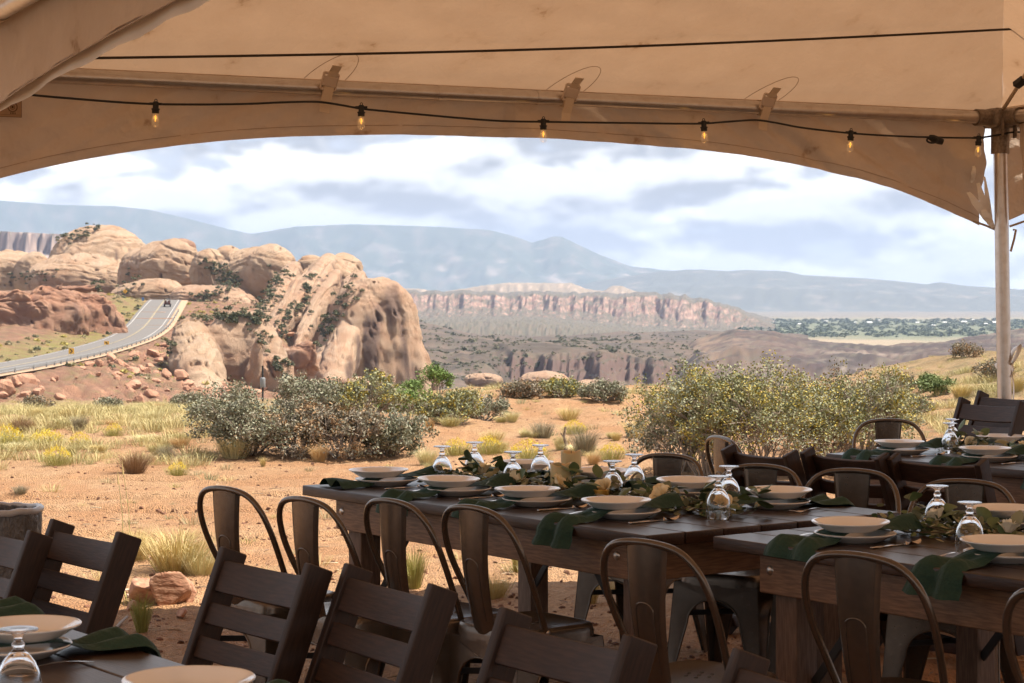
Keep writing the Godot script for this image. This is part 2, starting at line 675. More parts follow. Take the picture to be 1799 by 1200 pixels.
func land_sheet(called: String, xs: PackedFloat32Array, ds: PackedFloat32Array, hf: Callable, cf: Callable, label: String, category: String, mat: Material = null) -> void:
	var mb := MB.new()
	var nx := xs.size()
	var hs := PackedFloat32Array()
	hs.resize(nx * ds.size())
	for j in ds.size():
		for i in nx:
			hs[j * nx + i] = hf.call(xs[i], ds[j])
	for j in ds.size():
		var d := ds[j]
		for i in nx:
			var h := hs[j * nx + i]
			var j2 := mini(j + 1, ds.size() - 1)
			var j1 := maxi(j - 1, 0)
			var slope := (hs[j2 * nx + i] - hs[j1 * nx + i]) / maxf(ds[j2] - ds[j1], 0.01)
			mb.p(Vector3((xs[i] - 900.0) / F * d, h, -d), cf.call(xs[i], d, h, slope))
	for j in ds.size() - 1:
		for i in nx - 1:
			var a := j * nx + i
			mb.quad(a, a + 1, a + nx + 1, a + nx)
	solo(called, mb.done(), mat if mat else M.land, label, category, Transform3D.IDENTITY, "", "structure")

func hy(y: float, d: float) -> float:
	return EYE.y + (525.0 - y) / F * d

func build_far_land() -> void:
	# the valley floor runs on under everything to the foot of the mountains
	var ds := PackedFloat32Array()
	for k in 190:
		ds.append(60.0 * pow(16000.0 / 60.0, k / 189.0))
	land_sheet("valley_floor", frange(-1500, 3300, 240), ds,
		func(x, d): return lerpf(-15.0, -45.0, ease01(80, 900, d)) + 1.6 * n1.get_noise_2d((x - 900.0) / F * d * 0.01, d * 0.01) - 3.0,
		func(x, d, _h, _s):
			var q := n1.get_noise_2d((x - 900.0) / F * d * 0.004, d * 0.004)
			var c := Color(0.27, 0.20, 0.125).lerp(Color(0.17, 0.16, 0.095), clampf(0.5 + q * 1.5, 0, 1))
			var green := ease01(2300, 2700, d) * ease01(5200, 4300, d) * ease01(1180, 1330, x)
			c = c.lerp(Color(0.085, 0.105, 0.052), green * 0.8)
			return c.lerp(Color(0.150, 0.128, 0.098), ease01(4800, 5600, d) * 0.85),
		"flat green and tan valley floor below the mesas", "valley")
	# canyon country in the middle
	var rows := PackedFloat32Array()
	rows.append_array(frange(330, 855, 60))
	rows.append_array(frange(860, 990, 80))
	rows.append_array(frange(1000, 2000, 70))
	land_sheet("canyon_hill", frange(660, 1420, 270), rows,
		func(x, d):
			var w: float = (x - 900.0) / F * d
			var lip: float = 905.0 + 16.0 * n2.get_noise_2d(x * 0.02, 3.0) + 34.0 * n1.get_noise_2d(x * 0.011, 5.0) + 2.0 * n2.get_noise_2d(x * 0.10, 9.0)
			var canyon: float = ease01(850, 905, x) * ease01(1290, 1170, x)
			var soft: float = lerpf(170.0, 22.0, canyon)
			var foot: float = hy(lerpf(646, 668, canyon), 900.0)
			var cap: float = hy(interp([Vector2(660, 600), Vector2(760, 606), Vector2(880, 612), Vector2(1000, 616), Vector2(1150, 628), Vector2(1300, 640)], x), 930.0)
			var h: float = foot + 2.2 * ease01(890.0, 560.0, d)
			var k: float = ease01(lip - soft, lip + soft, d)
			h = lerpf(h - 3.0 * canyon * ease01(700, 880, d), cap, k)
			# ledges in the canyon wall, and gullies that break it
			h += canyon * (3.4 * n2.get_noise_3d(w * 0.07, d * 0.07, 4.0) + 1.6 * n2.get_noise_3d(w * 0.2, d * 0.2, 6.0) + 1.3 * sin(k * 19.0 + w * 0.03)) * k * (1.0 - k) * 4.0
			var crest: float = hy(interp([Vector2(660, 560), Vector2(740, 566), Vector2(850, 590), Vector2(900, 592), Vector2(1000, 589), Vector2(1080, 586), Vector2(1250, 583), Vector2(1420, 590)], x), 1750.0)
			h = lerpf(h, crest, ease01(950, 1750, d))
			h += (2.2 + 1.4 * k) * n1.get_noise_2d(w * 0.012, d * 0.012) + 1.3 * n2.get_noise_2d(w * 0.05, d * 0.05) * (1.0 - 0.4 * canyon)
			return lerpf(h, -50.0, ease01(1760, 1990, d)),
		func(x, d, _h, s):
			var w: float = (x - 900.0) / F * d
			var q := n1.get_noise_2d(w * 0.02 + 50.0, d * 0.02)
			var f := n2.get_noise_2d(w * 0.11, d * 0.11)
			var c := Color(0.055, 0.040, 0.030).lerp(Color(0.120, 0.078, 0.053), clampf(0.45 + q * 1.3 + f * 0.6, 0, 1))  # browns taken darker: cloud shadow is put into the colour
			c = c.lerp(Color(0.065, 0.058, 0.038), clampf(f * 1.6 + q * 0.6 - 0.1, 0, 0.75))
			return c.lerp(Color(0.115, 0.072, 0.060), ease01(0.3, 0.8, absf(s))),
		"scrubby brown canyon country, darkened as by cloud shadow, with a shadowed cliff across the middle", "canyon")
	# dark hill on the right
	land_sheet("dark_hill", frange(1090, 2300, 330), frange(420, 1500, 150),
		func(x, d):
			var w: float = (x - 900.0) / F * d
			var crest: float = hy(interp([Vector2(1090, 640), Vector2(1200, 606), Vector2(1290, 580), Vector2(1350, 583), Vector2(1420, 596), Vector2(1500, 604), Vector2(1570, 607), Vector2(1640, 600), Vector2(1720, 588), Vector2(1800, 578), Vector2(2300, 560)], x), 1180.0)
			var k: float = clampf((d - 450.0) / 730.0, 0.0, 1.0)
			var h: float = lerpf(-26.0, crest, pow(k, 0.85))
			h += (7.0 * n1.get_noise_2d(w * 0.006 + d * 0.0035, d * 0.0042) - 5.0 * nr.get_noise_2d(w * 0.011 + d * 0.006, d * 0.004) - 3.6 * nr.get_noise_2d(w * 0.035 + d * 0.02, d * 0.012)) * (1.0 - 0.6 * k) * ease01(430, 620, d)
			h += 0.9 * n2.get_noise_2d(w * 0.05, d * 0.05)
			return lerpf(lerpf(h, -60.0, ease01(1190, 1500, d)), -52.0, ease01(1230, 1095, x)),
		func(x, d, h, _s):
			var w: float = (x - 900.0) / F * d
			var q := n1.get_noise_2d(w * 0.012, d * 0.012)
			var c := Color(0.042, 0.028, 0.026).lerp(Color(0.082, 0.051, 0.041), clampf(0.4 + q * 1.4, 0, 1))  # purplish brown, deepened in the colour to stand for cloud shadow
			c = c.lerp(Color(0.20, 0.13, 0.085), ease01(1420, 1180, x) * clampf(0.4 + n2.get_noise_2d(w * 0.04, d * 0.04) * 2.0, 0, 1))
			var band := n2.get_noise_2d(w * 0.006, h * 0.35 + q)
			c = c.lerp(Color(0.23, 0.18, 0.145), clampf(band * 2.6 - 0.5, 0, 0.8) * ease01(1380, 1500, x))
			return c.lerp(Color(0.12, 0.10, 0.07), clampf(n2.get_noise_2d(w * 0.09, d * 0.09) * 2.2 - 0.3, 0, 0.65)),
		"dark purplish brown bare hill rising at the right, deepened as by cloud shadow", "hill")
	# the long cliff band of the mesa
	rows = frange(2050, 3080, 40)
	rows.append_array(frange(3085, 3470, 100))
	rows.append_array(frange(3500, 4700, 24))
	land_sheet("mesa", frange(600, 1362, 430), rows,
		func(x, d):
			var top: float = hy(interp([Vector2(600, 512), Vector2(740, 517), Vector2(1000, 521), Vector2(1180, 523), Vector2(1240, 531), Vector2(1290, 546), Vector2(1320, 560), Vector2(1362, 574)], x), 3300.0)
			var foot: float = lerpf(-27.0, -46.0, ease01(900, 1230, x))
			var rim: float = 3230.0 + 95.0 * n1.get_noise_2d(x * 0.010, 1.0) + 45.0 * n1.get_noise_2d(x * 0.023, 2.0)
			var h: float = lerpf(foot, lerpf(foot, top, 0.30 + 0.16 * n2.get_noise_2d(x * 0.03, 8.0)), pow(ease01(rim - 150.0, rim, d), 1.2))
			# four beds, each with its own weathered edge and a bench above it
			for b in 4:
				var edge: float = rim + b * 17.0 + 16.0 * n2.get_noise_2d(x * 0.04, 20.0 + b * 7.0) + 3.0 * n2.get_noise_2d(x * 0.19, 50.0 + b * 5.0)
				var share: float = [0.13, 0.22, 0.12, 0.24][b]
				h += (top - foot) * share * 0.98 * ease01(edge - 13.0, edge + 13.0, d)
			h = minf(h, top + 2.0)
			h = lerpf(-52.0, h, ease01(2060, 2300, d))
			h += 4.0 * n2.get_noise_3d(x * 0.07, d * 0.03, 1.0) + 1.6 * n2.get_noise_3d(x * 0.25, d * 0.09, 3.0)
			h += (hy(514, 4500) - hy(521, 3300)) * ease01(3350, 4600, d) * ease01(1330, 1150, x)
			return lerpf(h, -60.0, ease01(4580, 4700, d)),
		func(x, d, h, s):
			var q := n2.get_noise_2d(x * 0.07, h * 0.30) + 0.5 * n2.get_noise_2d(x * 0.25, h * 0.1)
			var c := Color(0.115, 0.088, 0.060).lerp(Color(0.075, 0.070, 0.046), clampf(0.5 + n2.get_noise_2d(x * 0.2, d * 0.02) * 2.0, 0, 1))
			var cliff := Color(0.195, 0.112, 0.088).lerp(Color(0.37, 0.245, 0.19), clampf(0.45 + q * 1.3, 0, 1))
			var k := ease01(0.16, 0.5, s) * clampf(0.8 + 1.2 * n2.get_noise_2d(x * 0.05, h * 0.1 + 20.0), 0.0, 1.0)
			return c.lerp(cliff, k),
		"long flat mesa with a pink cliff band in the middle distance", "mesa")
	# low butte behind it, and the far mesa at the left
	land_sheet("butte", frange(640, 1150, 130), frange(4750, 5600, 50),
		func(x, d):
			var crest: float = interp([Vector2(640, 505), Vector2(740, 508), Vector2(775, 514), Vector2(850, 502), Vector2(890, 497), Vector2(1005, 498), Vector2(1030, 508), Vector2(1060, 512), Vector2(1075, 503), Vector2(1090, 502), Vector2(1110, 510), Vector2(1150, 522)], x)
			var h: float = lerpf(-50.0, hy(crest, 5100), ease01(4760, 5120, d + 30.0 * n2.get_noise_1d(x * 0.08)))
			h += 3.0 * n2.get_noise_2d(x * 0.1, d * 0.02)
			return lerpf(h, -60.0, ease01(5300, 5600, d)),
		func(x, d, _h, _s): return Color(0.22, 0.17, 0.12).lerp(Color(0.42, 0.30, 0.22), clampf(n2.get_noise_2d(x * 0.07, d * 0.01) * 2.5 - 0.6, 0, 1)),
		"low grey butte with a flat top behind the pink mesa", "butte")
	land_sheet("far_mesa", frange(-700, 300, 200), frange(2500, 3000, 80),
		func(x, d):
			var rim: float = 2700.0 + 30.0 * nr.get_noise_2d(x * 0.02, 11.0) + 10.0 * n2.get_noise_1d(x * 0.2)
			var top: float = hy(interp([Vector2(-700, 400), Vector2(0, 406), Vector2(125, 412), Vector2(180, 436), Vector2(300, 470)], x), 2720.0)
			var h: float = lerpf(-45.0, top * 0.68, ease01(2520, rim, d))
			h = lerpf(h, top, ease01(rim, rim + 14.0, d))
			h += 3.0 * nr.get_noise_2d(x * 0.05, d * 0.01) * ease01(rim + 4.0, rim - 40.0, d)
			return h,
		func(x, d, h, s): return Color(0.16, 0.12, 0.11).lerp(Color(0.34, 0.25, 0.21), clampf(0.3 + n2.get_noise_2d(x * 0.07, h * 0.08) * 2.0, 0, 1)).lerp(Color(0.17, 0.15, 0.12), ease01(0.3, 0.1, s)),
		"pinkish mesa with a dark capped rim behind the slickrock domes", "mesa")
	# the mountains
	land_sheet("mountain_range", frange(-900, 1800, 460), frange(9800, 12600, 80),
		func(x, d):
			var crest: float = hy(interp([Vector2(-900, 380), Vector2(-200, 350), Vector2(0, 352), Vector2(100, 360), Vector2(200, 362), Vector2(260, 368), Vector2(330, 384), Vector2(400, 402), Vector2(445, 411), Vector2(520, 398), Vector2(620, 394), Vector2(760, 398), Vector2(860, 404), Vector2(900, 414), Vector2(935, 426), Vector2(955, 421), Vector2(972, 415), Vector2(986, 415), Vector2(1010, 427), Vector2(1060, 450), Vector2(1110, 468), Vector2(1180, 476), Vector2(1400, 500), Vector2(1800, 530)], x), 11400.0)
			var k: float = clampf((d - 9850.0) / 1550.0, 0.0, 1.0)
			var h: float = lerpf(-48.0, crest, pow(k, 1.25))
			h += 110.0 * nr.get_noise_2d(x * 0.006, d * 0.0009) * k * (1.0 - k) * 1.6
			h += 26.0 * nr.get_noise_2d(x * 0.02, d * 0.002) * k * (1.02 - k)
			h += 3.0 * n2.get_noise_1d(x * 0.06) * k
			return lerpf(h, -60.0, ease01(11450, 12600, d)),
		func(x, d, h, _s):
			var q := n1.get_noise_2d(x * 0.02, d * 0.003)
			var c := Color(0.09, 0.105, 0.085).lerp(Color(0.15, 0.14, 0.12), clampf(q * 1.6, 0, 1))
			c = c.lerp(Color(0.38, 0.31, 0.27), clampf(n1.get_noise_2d(x * 0.009, d * 0.004) * 2.2 - 0.7, 0, 0.6) * ease01(400, 150, h))
			return c,
		"hazy blue mountain range with a pointed peak under the cloud", "mountain")
	land_sheet("far_ridge", frange(940, 2700, 300), frange(7600, 9700, 60),
		func(x, d):
			var crest: float = hy(interp([Vector2(940, 520), Vector2(1060, 492), Vector2(1160, 477), Vector2(1230, 473), Vector2(1275, 477), Vector2(1310, 475), Vector2(1380, 477), Vector2(1410, 484), Vector2(1500, 488), Vector2(1570, 494), Vector2(1630, 500), Vector2(1650, 496), Vector2(1700, 503), Vector2(1799, 509), Vector2(2200, 500), Vector2(2700, 515)], x), 9200.0)
			var k: float = clampf((d - 7700.0) / 1500.0, 0.0, 1.0)
			var h: float = lerpf(-48.0, crest, 0.55 * ease01(0.1, 0.45, k) + 0.45 * ease01(0.5, 1.0, k))
			h += 40.0 * nr.get_noise_2d(x * 0.016, d * 0.002) * k * (1.05 - k)
			return lerpf(h, -60.0, ease01(9250, 9700, d)),
		func(x, d, _h, _s): return Color(0.10, 0.105, 0.09).lerp(Color(0.22, 0.19, 0.16), clampf(n1.get_noise_2d(x * 0.011, d * 0.005) * 2.0 - 0.4, 0, 0.7)),
		"long blue ridge with pale slopes beyond the town", "ridge")
	# scrub on the hills: nobody could count it
	var blob := bush_blob(3)
	var xf := []
	var co := []
	for k in 15000:
		var x := rng.randf_range(700, 1500)
		var d := rng.randf_range(480, 1750)
		d = minf(d, rng.randf_range(480, 1750))
		var w := (x - 900.0) / F * d
		if n1.get_noise_2d(w * 0.012 + 5.0, d * 0.012) + rng.randf_range(-0.5, 0.35) < 0.0:
			continue
		var s := rng.randf_range(0.3, 1.0) * (1.0 + d * 0.0005) * (1.4 if rng.randf() < 0.12 else 0.65)
		scrub_at.append([x, d, s])
	var space := ray_heights("canyon_hill", 660.0, 1420.0, 270, rows_canyon())
	for e in scrub_at:
		var h: float = space.call(e[0], e[1])
		if e[0] > 1300.0:
			continue
		xf.append(Transform3D(Basis(Vector3.UP, rng.randf() * TAU).scaled(Vector3(e[2], e[2] * 0.8, e[2])), Vector3((e[0] - 900.0) / F * e[1], h + e[2] * 0.3, -e[1])))
		co.append(Color(0.08, 0.085, 0.045).lerp(Color(0.15, 0.14, 0.08), rng.randf()))
	tag(multi("scrub", blob, M.plant, xf, co, self), "dark green scrub dotted over the canyon country", "scrub", "", "stuff")
	# the town's trees down in the valley, and the roofs one can tell apart
	xf = []
	co = []
	for k in 2600:
		var x := rng.randf_range(1300, 2000)
		var d := rng.randf_range(2500, 4600)
		if n1.get_noise_2d(x * 0.012, d * 0.003) + rng.randf_range(-0.3, 0.5) < 0.0:
			continue
		var s := rng.randf_range(1.6, 4.2)
		xf.append(Transform3D(Basis(Vector3.UP, rng.randf() * TAU).scaled(Vector3(s * 1.5, s, s * 1.5)), Vector3((x - 900.0) / F * d, -47.0 + s * 0.4, -d)))
		co.append(Color(0.06, 0.085, 0.045).lerp(Color(0.11, 0.125, 0.065), rng.randf()))
	tag(multi("treetops", blob, M.plant, xf, co, self), "green belt of trees along the valley town", "trees", "", "stuff")
	build_town()

var scrub_at := []

func rows_canyon() -> PackedFloat32Array:
	var rows := PackedFloat32Array()
	rows.append_array(frange(330, 855, 60))
	rows.append_array(frange(860, 990, 80))
	rows.append_array(frange(1000, 2000, 70))
	return rows

func ray_heights(called: String, x0: float, x1: float, nx: int, rows: PackedFloat32Array) -> Callable:
	# reads a built sheet's height back at (x, d)
	var vs: PackedVector3Array = (get_node(called) as MeshInstance3D).mesh.surface_get_arrays(0)[Mesh.ARRAY_VERTEX]
	return func(x: float, d: float) -> float:
		var i := clampi(roundi((x - x0) / (x1 - x0) * (nx - 1)), 0, nx - 1)
		var j := clampi(rows.bsearch(d), 0, rows.size() - 1)
		return vs[j * nx + i].y

func bush_blob(seed_: int) -> ArrayMesh:
	# a small rough bush of leafy facets for far slopes
	var mb := MB.new()
	mb.flat = true
	var r := RandomNumberGenerator.new()
	r.seed = seed_
	for k in 46:
		var dir := Vector3(r.randfn(), absf(r.randfn()) * 0.9 - 0.15, r.randfn()).normalized() * r.randf_range(0.45, 1.0)
		var a := Vector3(r.randfn(), r.randfn(), r.randfn()).normalized() * 0.42
		var b := Vector3(r.randfn(), r.randfn(), r.randfn()).normalized() * 0.42
		var i := mb.p(dir + a)
		mb.p(dir + b)
		mb.p(dir - a * 0.6 - b * 0.5)
		mb.tri(i, i + 1, i + 2)
	return mb.done()

func build_town() -> void:
	var spots := [[1362, 3900, 9], [1405, 3700, 8], [1452, 4100, 10], [1502, 3900, 9], [1528, 3800, 14], [1546, 4300, 9], [1588, 4050, 8], [1612, 3900, 9], [1660, 3900, 10], [1694, 3950, 13], [1712, 4300, 12], [1732, 3700, 9], [1750, 3800, 16], [1640, 3500, 8], [1470, 3600, 8]]
	var src: Node3D = null
	for e in spots:
		var d: float = e[1]
		var s: float = e[2] / 22.0
		var xf := Transform3D(Basis(Vector3.UP, rng.randf_range(-0.5, 0.5)).scaled(Vector3(s, s, s)), Vector3((e[0] - 900.0) / F * d, -46.5, -d))
		var say := "tiny pale roofed house among the trees of the valley town"
		if src == null:
			src = thing("house", say, "house", xf, "houses of the valley town")
			var w := MB.new()
			w.box(Transform3D(Basis.IDENTITY, Vector3(0, 2.2, 0)), Vector3(16, 4.4, 10), 0.05)
			part("wall", w.done(), std(lin(0.55, 0.48, 0.42)), src)
			var r := MB.new()
			r.flat = true
			for sg in [-1.0, 1.0]:
				r.beam(Vector3(-8.6, 5.6, 2.8 * sg), Vector3(8.6, 5.6, 2.8 * sg), 6.6, 0.3, Vector3(0, -0.42 * sg, sg), 0.02)
			part("roof", r.done(), std(lin(0.85, 0.84, 0.82), 0.5), src)
			var dr := MB.new()
			dr.box(Transform3D(Basis.IDENTITY, Vector3(2, 1.1, 5.05)), Vector3(1.2, 2.2, 0.1), 0.02)
			part("door", dr.done(), M.black, src)
			for wx in [-5.0, -1.5, 5.5]:
				var wi := MB.new()
				wi.box(Transform3D(Basis.IDENTITY, Vector3(wx, 2.4, 5.05)), Vector3(1.5, 1.4, 0.1), 0.02)
				part("window", wi.done(), M.black, src)
		else:
			copy_of(src, "house", say, xf)

# ---------------------------------------------------------------- road hill, slickrock, rubble
var road := PackedVector3Array()

func make_road_path() -> void:
	var c := Curve3D.new()
	var pts := [[-330, 705, 225], [-120, 668, 250], [0, 648, 270], [60, 637, 296], [120, 625, 325], [180, 609, 362], [222, 595, 395], [248, 580, 424], [262, 566, 447], [272, 552, 469], [281, 540, 493], [288, 531, 520], [292, 527, 550], [294, 531, 600]]
	for i in pts.size():
		var e = pts[i]
		var q := at(e[0], e[1], e[2])
		var a = pts[maxi(i - 1, 0)]
		var b = pts[mini(i + 1, pts.size() - 1)]
		var tan := (at(b[0], b[1], b[2]) - at(a[0], a[1], a[2])) / 6.0
		c.add_point(q, -tan, tan)
	var len := c.get_baked_length()
	for k in 121:
		road.append(c.sample_baked(len * k / 120.0, true))

func road_side(k: int) -> Vector3:
	var d := road[mini(k + 1, 120)] - road[maxi(k - 1, 0)]
	d.y = 0
	d = d.normalized()
	return Vector3(-d.z, 0, d.x)      # to the right going away

var last_side := Vector2.ZERO

func hill_h(x: float, z: float) -> float:
	# nearest point of the road, and on which side of it
	var best := 1e9
	var bk := 0
	for k in range(0, 121, 3):
		var q := road[k]
		var e := (q.x - x) * (q.x - x) + (q.z - z) * (q.z - z)
		if e < best:
			best = e
			bk = k
	var s := road_side(bk)
	var rel := Vector3(x, 0, z) - road[bk]
	var side := rel.dot(s)
	var dist := sqrt(best)
	var rh := road[bk].y
	last_side = Vector2(side, dist)
	var rough := 0.5 * n1.get_noise_2d(x * 0.08, z * 0.08) + 0.25 * n2.get_noise_2d(x * 0.35, z * 0.35)
	var h := rh - 0.12
	if side > 0.0:
		h = lerpf(rh - 0.12, minf(-13.0, rh - 1.0), ease01(6.0, 34.0, dist)) if z > -420.0 else rh - 0.12 - 1.5 * ease01(20, 60, dist)
		h += (rough * 1.6 + 0.9 * (nc.get_noise_2d(x * 0.32, z * 0.32) + 0.5) + 0.4 * nc.get_noise_2d(x * 0.8, z * 0.8)) * ease01(5.5, 11.0, dist)
	else:
		h = rh - 0.12 + 2.5 * ease01(6.0, 22.0, dist) + rough * ease01(5.0, 9.0, dist)
	return h

func build_road_hill() -> void:
	make_road_path()
	var mb := MB.new()
	var ds := frange(105, 230, 40)
	ds.append_array(frange(231, 430, 170))
	ds.append_array(frange(432, 640, 80))
	var xs := frange(-700, 800, 260)
	var hs := PackedFloat32Array()
	for d in ds:
		for px in xs:
			var x := (px - 900.0) / F * d
			var h := hill_h(x, -d)
			var side_of := last_side
			h = lerpf(-15.0, h, ease01(110, 200, d))
			h = lerpf(h, -40.0, ease01(600, 640, d))
			h = lerpf(h, -34.0, ease01(560, 800, px + d * 0.25))
			hs.append(h)
			var q := n1.get_noise_2d(x * 0.09, d * 0.09)
			var f := n2.get_noise_2d(x * 0.4, d * 0.4)
			var c := Color(0.50, 0.27, 0.165).lerp(Color(0.38, 0.28, 0.15), clampf(q * 1.6 + f * 0.9 + 0.35, 0, 1))
			c = c.lerp(Color(0.42, 0.37, 0.10), clampf(f * 1.7 - 0.35, 0, 0.8))
			c = c.lerp(Color(0.58, 0.31, 0.19), clampf(n2.get_noise_2d(x * 0.16 + 30.0, d * 0.16) * 2.6 + 0.1, 0, 0.9))
			c = c * (1.0 + 0.35 * n2.get_noise_2d(x * 0.9, d * 0.9))
			c = c.lerp(Color(0.34, 0.16, 0.10), clampf(-nc.get_noise_2d(x * 0.32, -d * 0.32) * 1.5 - 0.85, 0, 0.6))
			if side_of.x < 0.0:
				c = c.lerp(Color(0.42, 0.37, 0.11), ease01(4.5, 6.0, side_of.y) * ease01(17.0, 10.0, side_of.y) * clampf(0.7 + f, 0, 1))
			mb.p(Vector3(x, h, -d), c)
	var nx := xs.size()
	for j in ds.size() - 1:
		for i in nx - 1:
			var a := j * nx + i
			mb.quad(a, a + 1, a + nx + 1, a + nx)
	solo("road_slope", mb.done(), M.rock, "rubbly red and dry green slope carrying the highway", "slope", Transform3D.IDENTITY, "", "structure")
	# asphalt and its painted lines
	var strip := func(o0: float, o1: float, up: float, dash: int) -> ArrayMesh:
		var m := MB.new()
		for k in 120:
			if dash > 0 and (k / dash) % 2 == 1:
				continue
			var s0 := road_side(k)
			var s1 := road_side(k + 1)
			var i := m.p(road[k] + s0 * o0 + Vector3.UP * up)
			m.p(road[k] + s0 * o1 + Vector3.UP * up)
			m.p(road[k + 1] + s1 * o1 + Vector3.UP * up)
			m.p(road[k + 1] + s1 * o0 + Vector3.UP * up)
			m.quad(i, i + 1, i + 2, i + 3)
		return m.done()
	var r := thing("road", "two lane grey highway curving up the hill on the left", "road", Transform3D.IDENTITY, "", "structure")
	part("asphalt", strip.call(-4.4, 4.4, 0.10, 0), M.asphalt, r)
	part("shoulder", strip.call(4.4, 6.2, 0.04, 0), std(lin(0.36, 0.245, 0.155), 0.95), r)
	part("edge_line", strip.call(3.60, 3.72, 0.14, 0), M.paint_white, r)
	part("edge_line", strip.call(-3.72, -3.60, 0.14, 0), M.paint_white, r)
	part("centre_line", strip.call(-0.17, -0.07, 0.14, 0), M.paint_yellow, r)
	part("centre_line", strip.call(0.07, 0.17, 0.14, 0), M.paint_yellow, r)

var rocks := []

func rock_mesh(me: int, nu := 150, nv := 84) -> ArrayMesh:
	var mb := MB.new()
	var o: Dictionary = rocks[me]
	var r: Vector3 = o.r
	var e: float = o.e
	var amp: float = o.amp
	var tone: int = o.tone
	var xf: Transform3D = o.xf
	var back := xf.affine_inverse()
	var f := 0.13
	var off := Vector3(me * 7.31, me * 3.7, me * 5.13)
	var near := []
	for k in rocks.size():
		if k != me and rocks[k].xf.origin.distance_to(xf.origin) < rocks[k].big + o.big + 8.0:
			near.append(k)
	for j in nv + 1:
		var el := PI * (float(j) / nv - 0.5)
		for i in nu + 1:
			var az := TAU * (i % nu) / nu
			var dir := Vector3(cos(el) * cos(az), sin(el), cos(el) * sin(az))
			var q := Vector3(signf(dir.x) * pow(absf(dir.x), e), signf(dir.y) * pow(absf(dir.y), e), signf(dir.z) * pow(absf(dir.z), e)) * r
			var w := xf * q            # noise in the world's own frame, so neighbours match
			# neighbouring masses run into one another: fill the crease between them
			var fill := 0.0
			for k in near:
				var g: Dictionary = rocks[k]
				var lq: Vector3 = g.back * w
				var gr: Vector3 = g.r
				var k0 := (lq / gr).length()
				if k0 < 2.2:
					var k1 := (lq / (gr * gr)).length()
					var dist := absf(k0 * (k0 - 1.0) / maxf(k1, 0.0001))
					var hh := maxf(1.0 - dist / 7.0, 0.0)
					fill = maxf(fill, hh * hh * 1.9)
			var nrm := (q / (r * r)).normalized()
			var big := n1.get_noise_3dv(w * f * 0.35)
			var mid := n1.get_noise_3dv(w * f)
			var warp := n2.get_noise_3dv(w * f * 0.4) * 3.0
			var lay := n2.get_noise_2d(w.y * f * 2.6 + warp, 11.0)
			var fl := n2.get_noise_3d(w.x * f * 2.2 + warp * 0.3, w.y * f * 0.20, w.z * f * 2.2)
			var crack := nr.get_noise_3d(w.x * f * 0.50, w.y * f * 0.14, w.z * f * 0.50)
			var steep := 1.0 - absf((xf.basis * nrm).y)
			var bed := n2.get_noise_2d(w.y * 0.75 + warp * 0.6, 3.0)
			var disp := amp * ((0.95 * big + 0.50 * mid if tone == 2 else 0.62 * big + 0.34 * mid) + 0.26 * lay + (0.75 if tone == 3 else 0.22) * fl * steep + 0.16 * n2.get_noise_3dv(w * f * 3.1))
			var joint := nr.get_noise_3d(w.x * 0.11 + w.y * 0.05, w.y * 0.03 - w.x * 0.02, w.z * 0.10 + 40.0)
			disp -= amp * (1.7 * smoothstep(0.82, 0.96, crack) + 0.9 * smoothstep(0.84, 0.95, joint))
			disp -= amp * (0.20 if tone == 0 or tone == 2 else 0.10) * smoothstep(0.25, 0.5, bed)
			if tone == 2:
				disp += amp * 0.95 * (nc.get_noise_3dv(w * f * 1.1) + 0.4) + amp * 0.4 * nc.get_noise_3dv(w * f * 2.7)
			q += nrm * (disp + fill)
			var c := Color(0.735, 0.50, 0.325)
			if tone == 1 or tone == 3:
				c = Color(0.725, 0.47, 0.31)
			elif tone == 2:
				c = Color(0.66, 0.355, 0.22)
			c = c.lerp(Color(0.80, 0.60, 0.43), clampf(0.35 + lay * 1.1 + big * 0.4, 0, 1) * 0.75)
			c = c.lerp(c * Color(0.80, 0.68, 0.62), clampf(mid * 1.8, 0, 1) * 0.8)
			c = c.lerp(c * Color(0.72, 0.62, 0.56), (0.55 if tone == 0 or tone == 2 else 0.32) * smoothstep(0.25, 0.5, bed))
			# desert varnish runs down the steep faces
			var varnish := n2.get_noise_3d(w.x * f * 1.7 + 9.0, w.y * f * 0.11, w.z * f * 1.7)
			c = c.lerp(Color(0.225, 0.145, 0.12), clampf(varnish * 2.6 - 0.55 + (0.62 if tone == 3 else 0.0), 0, 0.85) * smoothstep(0.35, 0.75, steep))
			c = c.lerp(Color(0.27, 0.16, 0.115), 0.7 * maxf(smoothstep(0.82, 0.95, crack), smoothstep(0.85, 0.95, joint)))
			if tone == 2:
				c = c.lerp(Color(0.42, 0.20, 0.125), clampf(-nc.get_noise_3dv(w * f * 1.1) * 1.6 - 0.9, 0, 0.7))
			mb.p(q, c)
	for j in nv:
		for i in nu:
			var a := j * (nu + 1) + i
			mb.quad(a, a + nu + 1, a + nu + 2, a + 1)
	return mb.done()

func rock(label: String, x: float, y: float, d: float, rx: float, ry: float, deep: float, e: float, amp: float, tone: int, roll := 0.0, yaw := 0.0) -> void:
	var k := d / F
	add_rock(label, Transform3D(Basis(Vector3.UP, deg_to_rad(yaw)) * Basis(Vector3.BACK, deg_to_rad(-roll)), at(x, y, d)), Vector3(rx * k, ry * k, rx * k * deep), e, amp, tone)

func fin(label: String, x0: float, y0: float, d0: float, x1: float, y1: float, d1: float, wide: float, amp: float, tone: int) -> void:
	# a long rounded rib from one place to another
	var p0 := at(x0, y0, d0)
	var p1 := at(x1, y1, d1)
	var y := (p0 - p1).normalized()
	var z := (Vector3(0, 0.5, 1) - y * Vector3(0, 0.5, 1).dot(y)).normalized()
	var w := wide * (d0 + d1) * 0.5 / F
	add_rock(label, Transform3D(Basis(y.cross(z), y, z), (p0 + p1) * 0.5), Vector3(w, p0.distance_to(p1) * 0.60, w * 1.5), 0.95, amp, tone)

